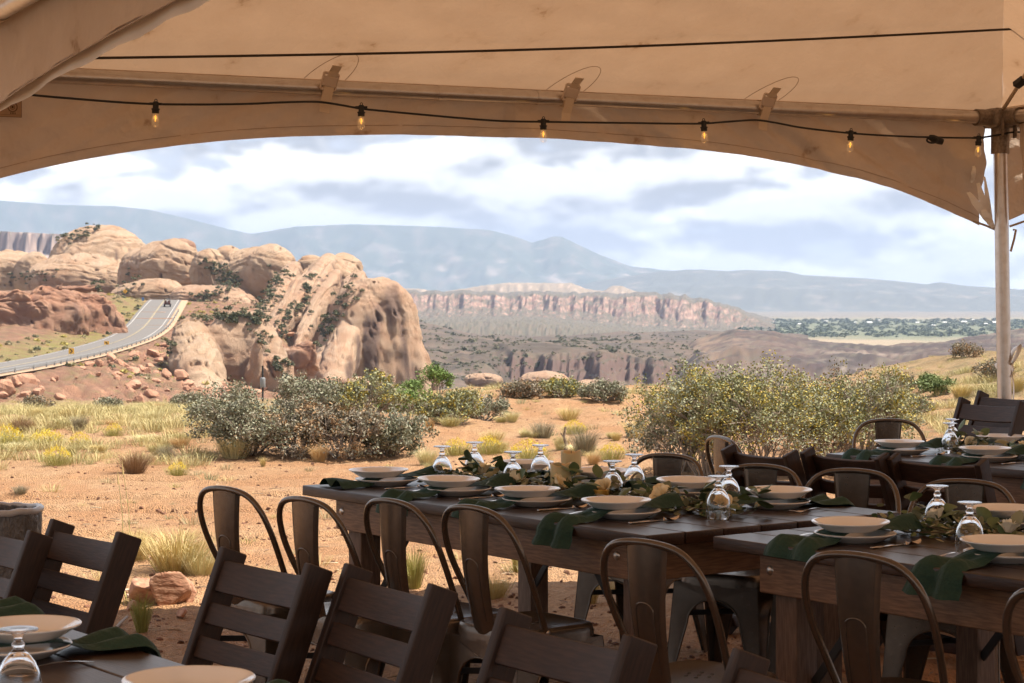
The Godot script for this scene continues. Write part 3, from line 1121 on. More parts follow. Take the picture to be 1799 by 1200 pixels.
func add_rock(label: String, xf: Transform3D, r: Vector3, e: float, amp: float, tone: int) -> void:
	rocks.append({"label": label, "xf": xf, "back": xf.affine_inverse(), "r": r, "big": maxf(r.x, maxf(r.y, r.z)), "e": e, "amp": amp, "tone": tone})

func build_rocks() -> void:
	# back row of pale domes
	rock("low pale slickrock dome at the far left, behind the road cut", 16, 492, 700, 66, 54, 0.9, 0.95, 1.5, 0, 0, 20)
	rock("small rounded knob between the far left dome and the big dome", 62, 488, 690, 30, 44, 0.9, 0.95, 1.2, 0)
	rock("largest pale slickrock dome with a layered left flank", 180, 462, 640, 86, 67, 0.9, 0.93, 1.3, 0, 3, 10)
	rock("broad ledge of pale rock under the largest dome", 152, 500, 628, 104, 48, 0.7, 0.9, 1.5, 0, 3, 0)
	rock("upright rib of rock at the right foot of the largest dome", 236, 482, 612, 27, 42, 0.9, 0.95, 1.2, 0, 8)
	rock("humped pale rock with a small cap, right of the largest dome", 294, 474, 606, 62, 46, 0.8, 0.93, 1.5, 0, 6)
	rock("small knob on the left of the humped rock", 278, 448, 612, 22, 16, 0.9, 0.9, 0.9, 0)
	rock("thin dark cap of rock on the humped rock", 324, 432, 606, 19, 10, 0.9, 0.85, 0.9, 2)
	rock("smooth sloping slickrock tongue above the road's crest", 258, 520, 585, 66, 30, 0.7, 0.93, 1.2, 0, -6, 0)
	rock("narrow cleft rock dotted with junipers", 364, 482, 575, 29, 42, 0.9, 0.95, 1.3, 0, 8)
	rock("rounded head of rock behind the junipered cleft", 405, 456, 580, 23, 22, 0.9, 0.95, 0.9, 0)
	rock("smooth pale whaleback rising to a twin summit", 446, 506, 560, 70, 70, 0.9, 0.93, 1.4, 0, 14, -10)
	rock("right summit of the pale whaleback", 482, 482, 552, 42, 48, 0.9, 0.95, 1.2, 0, 8)
	rock("low apron of slickrock at the foot of the whaleback", 376, 532, 545, 78, 32, 0.7, 0.93, 1.3, 1, 8)
	rock("little beehive cap left of the higher beehive", 547, 470, 525, 25, 21, 0.9, 0.9, 0.8, 0)
	rock("higher beehive cap on the ridge above the cliff", 607, 471, 512, 29, 21, 0.9, 0.9, 0.8, 0)
	rock("shoulder of rock carrying the two beehive caps", 590, 508, 505, 58, 44, 0.8, 0.92, 1.4, 0, 10, 0)
	# ribs that come down towards the left
	fin("leftmost slanting fin of the ridge", 516, 478, 500, 462, 574, 455, 19, 1.0, 1)
	fin("second slanting fin of the ridge", 572, 472, 500, 484, 590, 448, 21, 1.0, 1)
	fin("third slanting fin, above the dark gully", 590, 492, 490, 524, 612, 438, 13, 0.9, 1)
	fin("fourth slanting fin, running into the big cliff", 620, 494, 475, 566, 650, 412, 19, 1.1, 1)
	rock("backing wall behind the slanting fins", 545, 580, 498, 80, 76, 0.25, 0.9, 1.2, 1, 24)
	rock("massive sheer cliff with dark varnish streaks at the ridge's right end", 668, 664, 425, 76, 176, 0.8, 0.74, 1.4, 3, -2, 20)
	rock("flared pale foot of the massive cliff", 690, 684, 426, 66, 58, 0.5, 0.8, 1.6, 3)
	fin("slab edge between the dark gully and the massive cliff", 632, 500, 440, 588, 690, 402, 26, 1.1, 3)
	# pink knob in front
	rock("pinkish rounded knob in front of the fins", 428, 664, 335, 74, 112, 0.7, 0.9, 1.2, 1)
	rock("flat junipered top of the pinkish knob", 398, 572, 345, 84, 24, 0.9, 0.9, 1.2, 2)
	fin("leaning finger of layered rock at the knob's left end", 338, 590, 330, 362, 740, 306, 44, 1.5, 0)
	rock("narrow dark pinnacle on the knob's right side", 453, 630, 318, 11, 36, 0.9, 0.9, 0.5, 3, 3)
	rock("bulging lower right side of the pinkish knob", 476, 662, 326, 40, 40, 0.7, 0.92, 1.0, 1)
	rock("rough broken orange ledge between knob and cliff", 528, 632, 372, 44, 40, 0.8, 0.8, 1.6, 2, -22)
	rock("low heap of broken rock at the cliff's foot", 610, 672, 380, 60, 16, 0.6, 0.85, 1.1, 2)
	# the road cut
	rock("rough red road cut at the picture's left edge", 12, 574, 400, 80, 72, 0.5, 0.8, 1.9, 2)
	rock("jagged red middle part of the road cut", 92, 566, 405, 70, 66, 0.5, 0.8, 1.9, 2)
	rock("red right part of the road cut, towards the bend", 152, 562, 412, 54, 58, 0.6, 0.8, 1.8, 2)
	rock("sloping red end of the road cut, nearest the bend", 196, 582, 414, 32, 38, 0.6, 0.85, 1.5, 2, 20)
	rock("broken red crest on top of the road cut", 138, 506, 425, 44, 15, 0.8, 0.8, 1.3, 2)
	rock("low red foot of the road cut beside the asphalt", 60, 622, 372, 96, 18, 0.35, 0.8, 1.3, 2)
	# pale knolls out in the valley
	rock("pale slickrock knoll in the valley past the cliff's foot", 955, 672, 640, 46, 20, 0.7, 0.9, 1.0, 1)
	rock("small pale knoll right of the valley knoll", 1040, 682, 615, 36, 16, 0.7, 0.9, 0.9, 1)
	rock("low pale hump left of the valley knoll", 850, 668, 660, 34, 14, 0.7, 0.9, 0.9, 1)
	for k in rocks.size():
		var fine: bool = rocks[k].big > 9.0
		solo("rock_formation", rock_mesh(k, 170 if fine else 90, 100 if fine else 54), M.rock, rocks[k].label, "rock formation", rocks[k].xf, "slickrock formations")
	build_boulders()
	# junipers in the clefts and on the slope
	var blob := bush_blob(5)
	var xf := []
	var co := []
	var lines := [[[500, 472], [455, 560], 520, 60], [[560, 480], [470, 620], 470, 70], [[620, 500], [560, 600], 452, 50], [[360, 460], [420, 500], 575, 40], [[330, 540], [420, 490], 570, 60], [[100, 425], [170, 400], 640, 30], [[320, 550], [470, 560], 350, 60], [[160, 490], [300, 545], 440, 40], [[20, 490], [90, 480], 640, 20], [[190, 620], [300, 610], 380, 50], [[240, 480], [210, 520], 590, 16], [[430, 560], [520, 680], 330, 24]]
	for e in lines:
		for k in int(e[3] * 1.5):
			var t := rng.randf()
			var px: float = lerpf(e[0][0], e[1][0], t) + rng.randfn(0.0, 9.0)
			var py: float = lerpf(e[0][1], e[1][1], t) + rng.randfn(0.0, 5.0)
			var d: float = drop_depth(px, py, e[2])
			if d < 0.0:
				continue
			var s := rng.randf_range(0.25, 0.8)
			xf.append(Transform3D(Basis(Vector3.UP, rng.randf() * TAU).scaled(Vector3(s, s, s)), at(px, py, d)))
			co.append(Color(0.06, 0.07, 0.035).lerp(Color(0.13, 0.13, 0.065), rng.randf()))
	tag(multi("juniper_scrub", blob, M.plant, xf, co, self), "dark junipers in the clefts of the slickrock", "scrub", "", "stuff")
	# dry bushes on the slope below the road
	xf = []
	co = []
	for k in 420:
		var i := rng.randi_range(18, 118)
		var s := road_side(i)
		var o := rng.randf_range(6.5, 26.0) * (1.0 if rng.randf() < 0.7 else -0.6)
		var q := road[i] + s * o
		var sc := rng.randf_range(0.25, 0.8)
		xf.append(Transform3D(Basis(Vector3.UP, rng.randf() * TAU).scaled(Vector3(sc, sc * 0.8, sc)), Vector3(q.x, hill_h(q.x, q.z) + 0.2 * sc, q.z)))
		co.append([Color(0.40, 0.33, 0.08), Color(0.24, 0.21, 0.10), Color(0.11, 0.12, 0.06), Color(0.30, 0.25, 0.14)][rng.randi() % 4])
	tag(multi("roadside_brush", blob, M.plant, xf, co, self), "yellow and grey brush along the highway", "brush", "", "stuff")

var rock_faces := []

func drop_depth(px: float, py: float, near: float) -> float:
	# the depth at which the rocks are met along that direction, near the depth wanted
	if rock_faces.is_empty():
		for o in get_children():
			if o is MeshInstance3D and (o.name as String).begins_with("rock_formation"):
				var vs: PackedVector3Array = o.mesh.surface_get_arrays(0)[Mesh.ARRAY_VERTEX]
				var world: Transform3D = o.transform
				var step := 3
				for i in range(0, vs.size(), step):
					var q := world * vs[i]
					rock_faces.append(Vector3(900.0 + q.x / -q.z * F, 525.0 - (q.y - EYE.y) / -q.z * F, -q.z))
	var best := -1.0
	for q in rock_faces:
		if absf(q.x - px) < 5.0 and absf(q.y - py) < 5.0 and absf(q.z - near) < 90.0:
			if best < 0.0 or q.z < best:
				best = q.z
	return best

func crag_mesh(r: Vector3, seed_: int, cuts := 13, nu := 26, nv := 15) -> ArrayMesh:
	# a broken stone: a ball cut by random planes, its faces a little rough
	var g := RandomNumberGenerator.new()
	g.seed = seed_
	var planes := []
	for k in cuts:
		planes.append([Vector3(g.randfn(), g.randfn(), g.randfn()).normalized(), g.randf_range(0.42, 0.80)])
	var mb := MB.new()
	mb.flat = nu < 30
	for j in nv + 1:
		var el := PI * (float(j) / nv - 0.5)
		for i in nu + 1:
			var az := TAU * (i % nu) / nu
			var dir := Vector3(cos(el) * cos(az), sin(el), cos(el) * sin(az))
			var d := 1.05
			for e in planes:
				var c: float = dir.dot(e[0])
				if c > 0.05:
					d = minf(d, e[1] / c)
			d += 0.006 * n2.get_noise_3dv(dir * 4.0 + Vector3.ONE * seed_)
			var tone := 0.5 + n1.get_noise_3dv(dir * 1.4 + Vector3.ONE * seed_ * 3.0)
			mb.p(dir * d * r, Color(0.46, 0.225, 0.14).lerp(Color(0.60, 0.355, 0.235), clampf(tone, 0, 1)))
	for j in nv:
		for i in nu:
			var a := j * (nu + 1) + i
			mb.quad(a, a + nu + 1, a + nu + 2, a + 1)
	return mb.done()

func build_boulders() -> void:
	var protos := []
	for k in 5:
		var mb := crag_mesh(Vector3(0.5, 0.40, 0.46), 90 + k, 12, 18, 10)
		protos.append(mb)
	var spots := []
	for k in 290:
		var i := rng.randi_range(5, 66)
		var o := 8.5 + 24.0 * pow(rng.randf(), 1.2)
		var q := road[i] + road_side(i) * o
		spots.append([q, clampf(absf(rng.randfn(0.85, 0.75)), 0.35, 2.6)])
	var first: Array = []
	for k in spots.size():
		var q: Vector3 = spots[k][0]
		var s: float = spots[k][1]
		var y := hill_h(q.x, q.z)
		var xf := Transform3D(Basis.from_euler(Vector3(rng.randf_range(-0.4, 0.4), rng.randf() * TAU, rng.randf_range(-0.4, 0.4))).scaled(Vector3(s, s, s) * 1.5), Vector3(q.x, y + s * 0.2, q.z))
		solo("boulder", protos[k % 5], M.stone, "broken red boulder in the rubble slope below the highway", "boulder", xf, "boulders on the rubble slope")

# ---------------------------------------------------------------- tents
const K := 1.3 / 1.3      # how much nearer than a 20 foot bay
var TL := Vector3.ZERO      # left front corner of our tent (pole axis)
var TR := Vector3.ZERO
var TD := Vector3(0.914, 0, -0.406)   # along the front eave
var TI := Vector3(0.406, 0, 0.914)    # inwards, towards us
var LI := Vector3(0.451, 0, 0.892)     # along the left side, towards us
const EAVE := 2.577
var PEAK := Vector3.ZERO

func build_tents() -> void:
	TL = Vector3(-2.737, EAVE, -8.925)
	TR = Vector3(2.782, EAVE, -11.375)
	TD = (TR - TL).normalized()
	TI = Vector3(-TD.z, 0, TD.x)
	var wide := TL.distance_to(TR)
	PEAK = Vector3(1.74, 4.25, -7.0)
	var deep := 9.1
	var bl := TL + LI * deep
	var br := TR + TI * deep
	var t := thing("frame_tent", "tan canvas frame tent over the laid tables, with scalloped valance", "tent", Transform3D.IDENTITY, "row of tan canvas tents")
	# roof: four triangles of canvas, sagging a little and creased
	var up := Vector3.UP * 0.045
	var out := -TI * 0.062 + up
	var cl := TL - TI * 0.062 - TD * 0.05 + up
	var cr := TR - TI * 0.062 + TD * 0.06 + up
	var cbl := bl - TD * 0.05 + up
	var cbr := br + TD * 0.06 + up
	part("roof_panel", roof_tri(cl, cr, PEAK, 96, 1), M.canvas, t)
	part("roof_panel", roof_tri(cbl, cl, PEAK, 36, 2), M.canvas, t)
	part("roof_panel", roof_tri(cr, cbr, PEAK, 60, 3), M.canvas, t)
	part("roof_panel", roof_tri(cbr, cbl, PEAK, 30, 4), M.canvas, t)
	# front valance: cut in an arch, deep at the posts
	part("valance", valance(TL, TR, -TI, 260, true, 1), M.valance, t).set_meta("label", "front valance with its arched lower edge")
	part("valance", valance(bl + (TL - bl) * 0.16, TL, Vector3(LI.z, 0, -LI.x), 90, false, 2), M.valance, t)
	part("valance", valance(bl + (TL - bl) * 0.16, TL, Vector3(LI.z, 0, -LI.x), 90, false, 6), M.white_cloth, t).set_meta("label", "pale outer strip showing below the left valance")
	part("valance", valance(TR, br, TD, 60, false, 3), M.valance, t)
	hem_lines(t)
	# frame
	for e in [[TL, TR], [TL, bl], [TR, br]]:
		var mb := MB.new()
		mb.tube(PackedVector3Array([e[0] + (e[1] - e[0]).normalized() * 0.11, (e[0] + e[1]) * 0.5, e[1] - (e[1] - e[0]).normalized() * 0.11]), 0.036, 20)
		part("eave_pole", mb.done(), M.alloy, t)
	for k in [0.43, 0.52]:
		var mb := MB.new()
		var c := TL.lerp(TR, k)
		mb.tube(PackedVector3Array([c - TD * 0.012, c + TD * 0.012]), 0.0385, 20)
		part("pole_collar", mb.done(), M.alloy, t)
	for e in [[TR, Vector3(0.055, 0, 0)], [TL, Vector3.ZERO], [bl, Vector3.ZERO], [br, Vector3.ZERO]]:
		var foot: Vector3 = e[0] + e[1]
		var mb := MB.new()
		mb.tube(PackedVector3Array([e[0] + Vector3.DOWN * 0.1, Vector3(foot.x, ground_h(foot.x, foot.z) - 0.05, foot.z)]), 0.040, 22)
		part("post", mb.done(), M.alloy, t)
		corner_casting(t, e[0])
	buckle_straps(t)
	var wc := TL + LI * 2.02
	var wr := MB.new()
	for i in 14:
		var a0 := TAU * i / 14.0
		var a1 := TAU * (i + 1.1) / 14.0
		var px := Vector3(LI.z, 0, -LI.x)
		wr.beam(wc + (px * cos(a0) + Vector3.UP * sin(a0)) * 0.040, wc + (px * cos(a1) + Vector3.UP * sin(a1)) * 0.040, 0.045, 0.003, LI, 0.001)
	part("pole_strap", wr.done(), M.webbing, t)
	# the web rope that runs under the roof
	var n_roof := (TR - TL).cross(PEAK - TL).normalized()
	if n_roof.y > 0.0:
		n_roof = -n_roof
	var a := ray_plane(95, 93, TL + out, n_roof) + n_roof * 0.035
	var b := ray_plane(1830, 40, TL + out, n_roof) + n_roof * 0.035
	var mb := MB.new()
	var pts := PackedVector3Array()
	for k in 41:
		pts.append(a.lerp(b, k / 40.0) + Vector3.DOWN * 0.03 * sin(PI * k / 40.0))
	mb.tube(pts, 0.0062, 8)
	part("ridge_rope", mb.done(), M.rope, t)
	# the strap and clamp rising from the right corner
	mb = MB.new()
	var top := at(1802, 128, 10.6 * K)
	mb.tube(PackedVector3Array([TR + Vector3(0.0, 0.05, 0.08), top]), 0.011, 8)
	part("corner_strap", mb.done(), M.cord, t)
	mb = MB.new()
	mb.beam(at(1782, 152, 10.75 * K), at(1798, 140, 10.7 * K), 0.05, 0.035, Vector3.RIGHT, 0.006)
	part("ratchet", mb.done(), M.black, t)
	torn_corner(t)
	# neighbours in the row: they shade what lies beside and behind us
	neighbour("frame_tent", "tan canvas tent next along, past the right hand post", TR, TR + TD * wide, TI, deep, true)
	neighbour("frame_tent", "tan canvas tent of the row, on the left of the laid tables", TL - TD * wide, TL, LI, deep, false)
	neighbour("frame_tent", "unseen tan canvas tent added behind the laid tables for shade", bl, br, TI, wide, false)  # added out of view to dim the light under the canvas
	neighbour("frame_tent", "unseen tan canvas tent added behind on the right for shade", br, br + TD * wide, TI, wide, false)  # likewise out of view, added for its shade

func ray_plane(x: float, y: float, o: Vector3, n: Vector3) -> Vector3:
	var d := (at(x, y, 1.0) - EYE)
	return EYE + d * ((o - EYE).dot(n) / d.dot(n))

func roof_tri(a: Vector3, b: Vector3, c: Vector3, n: int, seed_: int) -> ArrayMesh:
	var mb := MB.new()
	var nrm := (b - a).cross(c - a).normalized()
	if nrm.y < 0.0:
		nrm = -nrm
	var along := (b - a).normalized()
	for j in n + 1:
		var t := float(j) / n
		var l := a.lerp(c, t)
		var r := b.lerp(c, t)
		for i in n + 1:
			var s := float(i) / n
			var q := l.lerp(r, s)
			var edge := minf(1.0, minf(t, minf(s, 1.0 - s)) * 7.0)
			# belly of the cloth, long creases from the corners, fine puckers at the eave
			var h := -0.05 * sin(PI * s) * sin(PI * clampf(t, 0, 1)) * edge
			var u := q.dot(along)
			h += edge * 0.020 * n1.get_noise_3d(q.x * 0.8, seed_, q.z * 0.8)
			h += edge * 0.011 * n2.get_noise_3d(u * 1.1 + t * 9.0, t * 5.0, seed_ * 3.0)
			h += 0.018 * n2.get_noise_2d(u * 3.4, seed_ * 5.0) * exp(-t * 14.0) * minf(1.0, t * 40.0)
			mb.p(q + nrm * h, Color.WHITE, Vector2(s, t))
	for j in n:
		for i in n:
			var k := j * (n + 1) + i
			mb.quad(k, k + 1, k + n + 2, k + n + 1)
	return mb.done()

func valance_drop(s: float) -> float:
	# lower edge below the pole axis: an arch between the posts
	var m := absf(s - 0.5) * 2.0
	return 0.205 + 0.165 * pow(m, 2.0) + 0.24 * pow(m, 3.4)

func side_drop(s: float) -> float:
	# the left side's: s runs from near us to the far corner
	return 0.17 + 0.30 * exp(-(1.0 - s) * 9.1 * 0.84 / 2.0)

func valance(a: Vector3, b: Vector3, outward: Vector3, n: int, front: bool, seed_: int) -> ArrayMesh:
	var mb := MB.new()
	var inset := 0.055 if front else 0.10
	var nv := 36
	for j in nv + 1:
		var t := float(j) / nv
		for i in n + 1:
			var s := float(i) / n
			var drop := valance_drop(s) if not seed_ in [2, 6] else side_drop(s)
			if seed_ == 6:
				drop += 0.030 * smoothstep(0.97, 0.55, s)
			var q := a.lerp(b, lerpf(inset / a.distance_to(b), 1.0 - inset / a.distance_to(b), s))
			q += outward * (0.054 if seed_ != 6 else 0.095) + Vector3.UP * 0.048
			var d := t * (drop + 0.045)
			q += Vector3.DOWN * d
			var along := s * a.distance_to(b)
			var corner := pow(absf(s - 0.5) * 2.0, 3.0)
			# folds run slantwise from the posts
			var fold := n2.get_noise_2d(along * 1.7 + d * (3.0 if s < 0.5 else -3.0), seed_ * 9.0) + 0.22 * nr.get_noise_2d(along * 0.9 + d * (1.6 if s < 0.5 else -1.6), d * 1.1 + seed_)
			q += outward * ((0.050 * fold + 0.018 * n1.get_noise_2d(along * 4.0, d * 4.0 + seed_)) * minf(1.0, t * 3.0) * (1.0 if front else 0.35) + 0.05 * corner * t)
			mb.p(q, Color.WHITE, Vector2(s, t))
	for j in nv:
		for i in n:
			var k := j * (n + 1) + i
			mb.quad(k, k + 1, k + n + 2, k + n + 1)
	# the hem: a double thickness along the lower edge
	return mb.done()

func hem_lines(t: Node3D) -> void:
	# stitched hem on the front valance, following the arch, and on the upright edge by the post
	var wide := TL.distance_to(TR)
	var mb := MB.new()
	var pts := PackedVector3Array()
	for i in 121:
		var s := i / 120.0
		var drop := valance_drop(s) - 0.052
		var along := s * wide
		var d := drop + 0.045
		var tt := d / (valance_drop(s) + 0.045)
		var q := TL.lerp(TR, lerpf(0.055 / wide, 1.0 - 0.055 / wide, s)) - TI * 0.054 + Vector3.UP * 0.043 + Vector3.DOWN * d
		var corner := pow(absf(s - 0.5) * 2.0, 3.0)
		var fold := n2.get_noise_2d(along * 1.7 + d * (3.0 if s < 0.5 else -3.0), 9.0) + 0.22 * nr.get_noise_2d(along * 0.9 + d * (1.6 if s < 0.5 else -1.6), d * 1.1 + 1)
		q += -TI * ((0.050 * fold + 0.018 * n1.get_noise_2d(along * 4.0, d * 4.0 + 1)) * minf(1.0, tt * 3.0) + 0.05 * corner * tt)
		pts.append(q + TI * 0.002)
	mb.tube(pts, 0.0013, 5)
	part("hem_seam", mb.done(), M.seam, t)
	# white rolled bead on the left side's valance edge
	mb = MB.new()
	var bl := TL + LI * 9.1
	var a := bl + (TL - bl) * 0.16
	pts = PackedVector3Array()
	for i in 81:
		var s := i / 80.0
		var q := a.lerp(TL, lerpf(0.10 / a.distance_to(TL), 1.0 - 0.10 / a.distance_to(TL), s))
		var corner := pow(absf(s - 0.5) * 2.0, 3.0)
		q += Vector3(LI.z, 0, -LI.x) * (0.056 + 0.05 * corner) + Vector3.DOWN * side_drop(s)
		pts.append(q)
	mb.tube(pts, 0.004, 6)
	part("edge_bead", mb.done(), M.valance, t)

func corner_casting(t: Node3D, c: Vector3) -> void:
	var mb := MB.new()
	mb.box(Transform3D(Basis(TD, Vector3.UP, TI), c), Vector3(0.17, 0.11, 0.15), 0.02)
	for d in [TD, -TD, TI, -TI]:
		if (d == -TI and c.distance_to(TR) > 0.1) or d == TI or d == -TD or (d == TD and c.distance_to(TR) < 0.1):
			mb.tube(PackedVector3Array([c, c + d * 0.17]), 0.048, 18)
	mb.tube(PackedVector3Array([c, c + Vector3.DOWN * 0.20]), 0.052, 18)
	for s in [-1.0, 1.0]:
		mb.box(Transform3D(Basis(TD, Vector3.UP, TI), c + TI * 0.075 + TD * 0.045 * s + Vector3.DOWN * 0.06), Vector3(0.012, 0.11, 0.03), 0.003)
	part("corner_casting", mb.done(), M.casting, t)

func buckle_straps(t: Node3D) -> void:
	for e in [[572, 180], [993, 200], [1337, 212]]:
		# where that line of sight meets the front pole
		var dir: Vector3 = at(e[0], e[1], 1.0) - EYE
		var hn := Vector3(-TD.z, 0, TD.x)
		var k := (TL - EYE).dot(hn) / dir.dot(hn)
		var c := EYE + dir * k
		c.y = EAVE
		var st := MB.new()
		var w := 0.025
		var lean := TD * 0.035
		# webbing: from the roof patch down in front of the pole, tail hanging free
		var line := [Vector3.UP * 0.095 + TI * 0.13 + lean * 0.6, Vector3.UP * 0.070 + TI * 0.095 + lean * 0.45, Vector3.UP * 0.03 + TI * 0.062 + lean * 0.2, Vector3.DOWN * 0.03 + TI * 0.048, Vector3.DOWN * 0.075 + TI * 0.035 - lean * 0.3, Vector3.DOWN * 0.12 + TI * 0.045 - lean * 0.5]
		for i in line.size() - 1:
			st.beam(c + line[i], c + line[i + 1] + (line[i + 1] - line[i]).normalized() * 0.004, w * 2.0, 0.004, TD, 0.001)
		# the loop goes on round the pole
		for i in 7:
			var a0 := -0.5 + i * 0.75
			var a1 := a0 + 0.78
			st.beam(c + TI * cos(a0) * 0.041 + Vector3.DOWN * sin(a0) * 0.041, c + TI * cos(a1) * 0.041 + Vector3.DOWN * sin(a1) * 0.041, 0.046, 0.003, TD, 0.001)
		var strap := part("strap", st.done(), M.webbing, t)
		var b := MB.new()
		var y: Vector3 = (line[1] - line[3]).normalized()
		var x := (TD - y * TD.dot(y)).normalized()
		var bx := Basis(x, y, x.cross(y))
		var bc: Vector3 = c + (line[2] + line[3]) * 0.5 + bx.z * 0.010 + Vector3.UP * 0.03
		b.box(Transform3D(bx, bc), Vector3(0.072, 0.052, 0.016), 0.005)
		b.box(Transform3D(bx, bc + y * 0.040), Vector3(0.078, 0.014, 0.014), 0.004)
		b.box(Transform3D(bx, bc - y * 0.042), Vector3(0.070, 0.012, 0.014), 0.004)
		for s in [-1.0, 1.0]:
			b.box(Transform3D(bx, bc + x * 0.038 * s), Vector3(0.010, 0.085, 0.014), 0.004)
		part("buckle", b.done(), M.buckle, strap)
		# half round patch sewn to the roof
		var n_roof := (TR - TL).cross(PEAK - TL).normalized()
		if n_roof.y > 0.0:
			n_roof = -n_roof
		var o := TL - TI * 0.05 + Vector3.UP * 0.045
		var up := n_roof.cross(TD)
		if up.y < 0.0:
			up = -up
		var base := c + TI * 0.02
		base += n_roof * ((o - base).dot(n_roof)) + n_roof * 0.016
		var ring := MB.new()
		var disc := MB.new()
		var ctr := disc.p(base)
		var prev := -1
		var pts := PackedVector3Array()
		for i in 25:
			var a := PI * i / 24.0
			var q := base + TD * (cos(a) * 0.105 + sin(a) * 0.05) + up * (sin(a) * 0.27) + n_roof * (0.004 + 0.07 * sin(PI * clampf(sin(a) * 0.3, 0, 1)) * 0.3)
			pts.append(q + n_roof * 0.003)
			var id := disc.p(q)
			if prev >= 0:
				disc.tri(ctr, prev, id)
			prev = id
		ring.tube(pts, 0.0015, 5)
		part("patch_seam", ring.done(), M.seam, t)

func torn_corner(t: Node3D) -> void:
	# white pull tabs at the valance's right tip, frayed and turned to the sun, with the cords that tie it to the post
	var tabs := [[[1700, 338], [1722, 368], [1742, 397], 14], [[1717, 322], [1727, 360], [1741, 394], 12], [[1728, 311], [1735, 355], [1742, 392], 7], [[1709, 292], [1711, 308], [1706, 322], 9], [[1724, 365], [1734, 382], [1744, 400], 13]]
	for e in tabs:
		var mb := MB.new()
		var pts: Array = e
		var w: float = e[3] * 11.4 * K / F
		var prev := [-1, -1]
		for i in 13:
			var k := i / 12.0
			var q0 := Vector2(pts[0][0], pts[0][1])
			var q1 := Vector2(pts[1][0], pts[1][1])
			var q2 := Vector2(pts[2][0], pts[2][1])
			var q := q0.lerp(q1, k).lerp(q1.lerp(q2, k), k)
			var dd := 11.36 * K - 0.03 * sin(k * 5.0)
			var c := at(q.x, q.y, dd)
			var ww := w * (0.25 + 0.75 * sin(PI * clampf(k * 0.8 + 0.1, 0, 1))) * 0.5
			var side := Vector3(0.90, 0.25, 0.35).normalized() * ww
			var i0 := mb.p(c - side + Vector3(0, 0, 0.01 * sin(k * 14.0)))
			var i1 := mb.p(c + side)
			if prev[0] >= 0:
				mb.quad(prev[0], prev[1], i1, i0)
			prev = [i0, i1]
		part("torn_tab", mb.done(), M.white_cloth, t)
	var cords := [[[1709, 389], [1730, 396], [1746, 403]], [[1742, 397], [1748, 404], [1751, 420], [1753, 440]], [[1773, 398], [1785, 394], [1799, 389]], [[1779, 404], [1784, 404], [1781, 420], [1775, 442]]]
	for e in cords:
		var pts := PackedVector3Array()
		for q in e:
			pts.append(at(q[0], q[1], 11.42 * K))
		var mb := MB.new()
		mb.tube(pts, 0.0065, 6)
		part("tie_cord", mb.done(), M.cord, t)
	# label sewn to the valance's left part
	var lab := Image.create(128, 64, false, Image.FORMAT_RGB8)
	lab.fill(Color(0.63, 0.52, 0.41))
	var ink := Color(0.30, 0.21, 0.15)
	for y in 64:
		for x in 128:
			var r := Vector2(x - 92, y - 24).length()
			if (r > 15.5 and r < 20.0 and (x + y) % 3 != 0) or r < 5.0 or (r > 8.0 and r < 9.5):
				lab.set_pixel(x, y, ink)
			if y > 44 and y < 52 and x > 80 and x < 104 and (x / 3) % 2 == 0:
				lab.set_pixel(x, y, ink)
			if x < 60 and x > 6 and (y in [12, 22, 23, 33]) and (x * 7 + y) % 11 > 2:
				lab.set_pixel(x, y, ink)
			if x < 2 or x > 125 or y < 2 or y > 61 or (y == 54 and x > 4):
				lab.set_pixel(x, y, ink.lerp(Color(0.63, 0.52, 0.41), 0.4))
	var lm := std(Color.WHITE, 0.9)
	lm.albedo_texture = ImageTexture.create_from_image(lab)
	var mb2 := MB.new()
	var lc := ray_plane(12, 192, TL - TI * 0.025, TI)
	var x2 := TD * 0.075
	var y2 := Vector3.UP * 0.038
	mb2.p(lc - x2 - y2, Color.WHITE, Vector2(0, 1))
	mb2.p(lc + x2 - y2, Color.WHITE, Vector2(1, 1))
	mb2.p(lc + x2 + y2, Color.WHITE, Vector2(1, 0))
	mb2.p(lc - x2 + y2, Color.WHITE, Vector2(0, 0))
	mb2.quad(0, 1, 2, 3)
	part("sewn_label", mb2.done(), lm, t)

func neighbour(called: String, label: String, a: Vector3, b: Vector3, inward: Vector3, wide: float, seen: bool) -> void:
	var t := thing(called, label, "tent", Transform3D.IDENTITY, "row of tan canvas tents")
	var c := b + inward * wide
	var d := a + inward * wide
	var top := (a + b + c + d) * 0.25 + Vector3.UP * 1.65
	var lift := Vector3.UP * 0.05
	for e in [[a, b], [b, c], [c, d], [d, a]]:
		part("roof_panel", roof_tri(e[0] + lift, e[1] + lift, top, 10, 7), M.canvas, t)
	if seen:
		part("valance", valance(a, b, -inward, 90, true, 5), M.valance, t)
		var mb := MB.new()
		mb.tube(PackedVector3Array([a + TD * 0.11, b]), 0.036, 20)
		part("eave_pole", mb.done(), M.alloy, t)
		for p in [b, c]:
			mb = MB.new()
			mb.tube(PackedVector3Array([p, Vector3(p.x, 0, p.z)]), 0.04, 16)
			part("post", mb.done(), M.alloy, t)
	else:
		for p in [a, b, c, d]:
			if p.z > -8.0 and Vector2(p.x, p.z).length() > 2.5:
				var mb := MB.new()
				mb.tube(PackedVector3Array([p, Vector3(p.x, 0, p.z)]), 0.04, 12)
				part("post", mb.done(), M.alloy, t)

# ---------------------------------------------------------------- tables and chairs
const TOP := 0.76
var tables := []     # [origin at ground under the left front corner, length, width]

func table_xf(o: Vector3) -> Transform3D:
	# local x along the row, z towards the near side
	return Transform3D(Basis(U, Vector3.UP, -N), Vector3(o.x, 0, o.z))

func tl(k: int, s: float, n: float, h := 0.0) -> Vector3:
	# a point of table k: s along it, n in from its near edge, h above its top
	var o: Vector3 = tables[k][0]
	return Vector3(o.x, TOP + h, o.z) + U * s + N * n

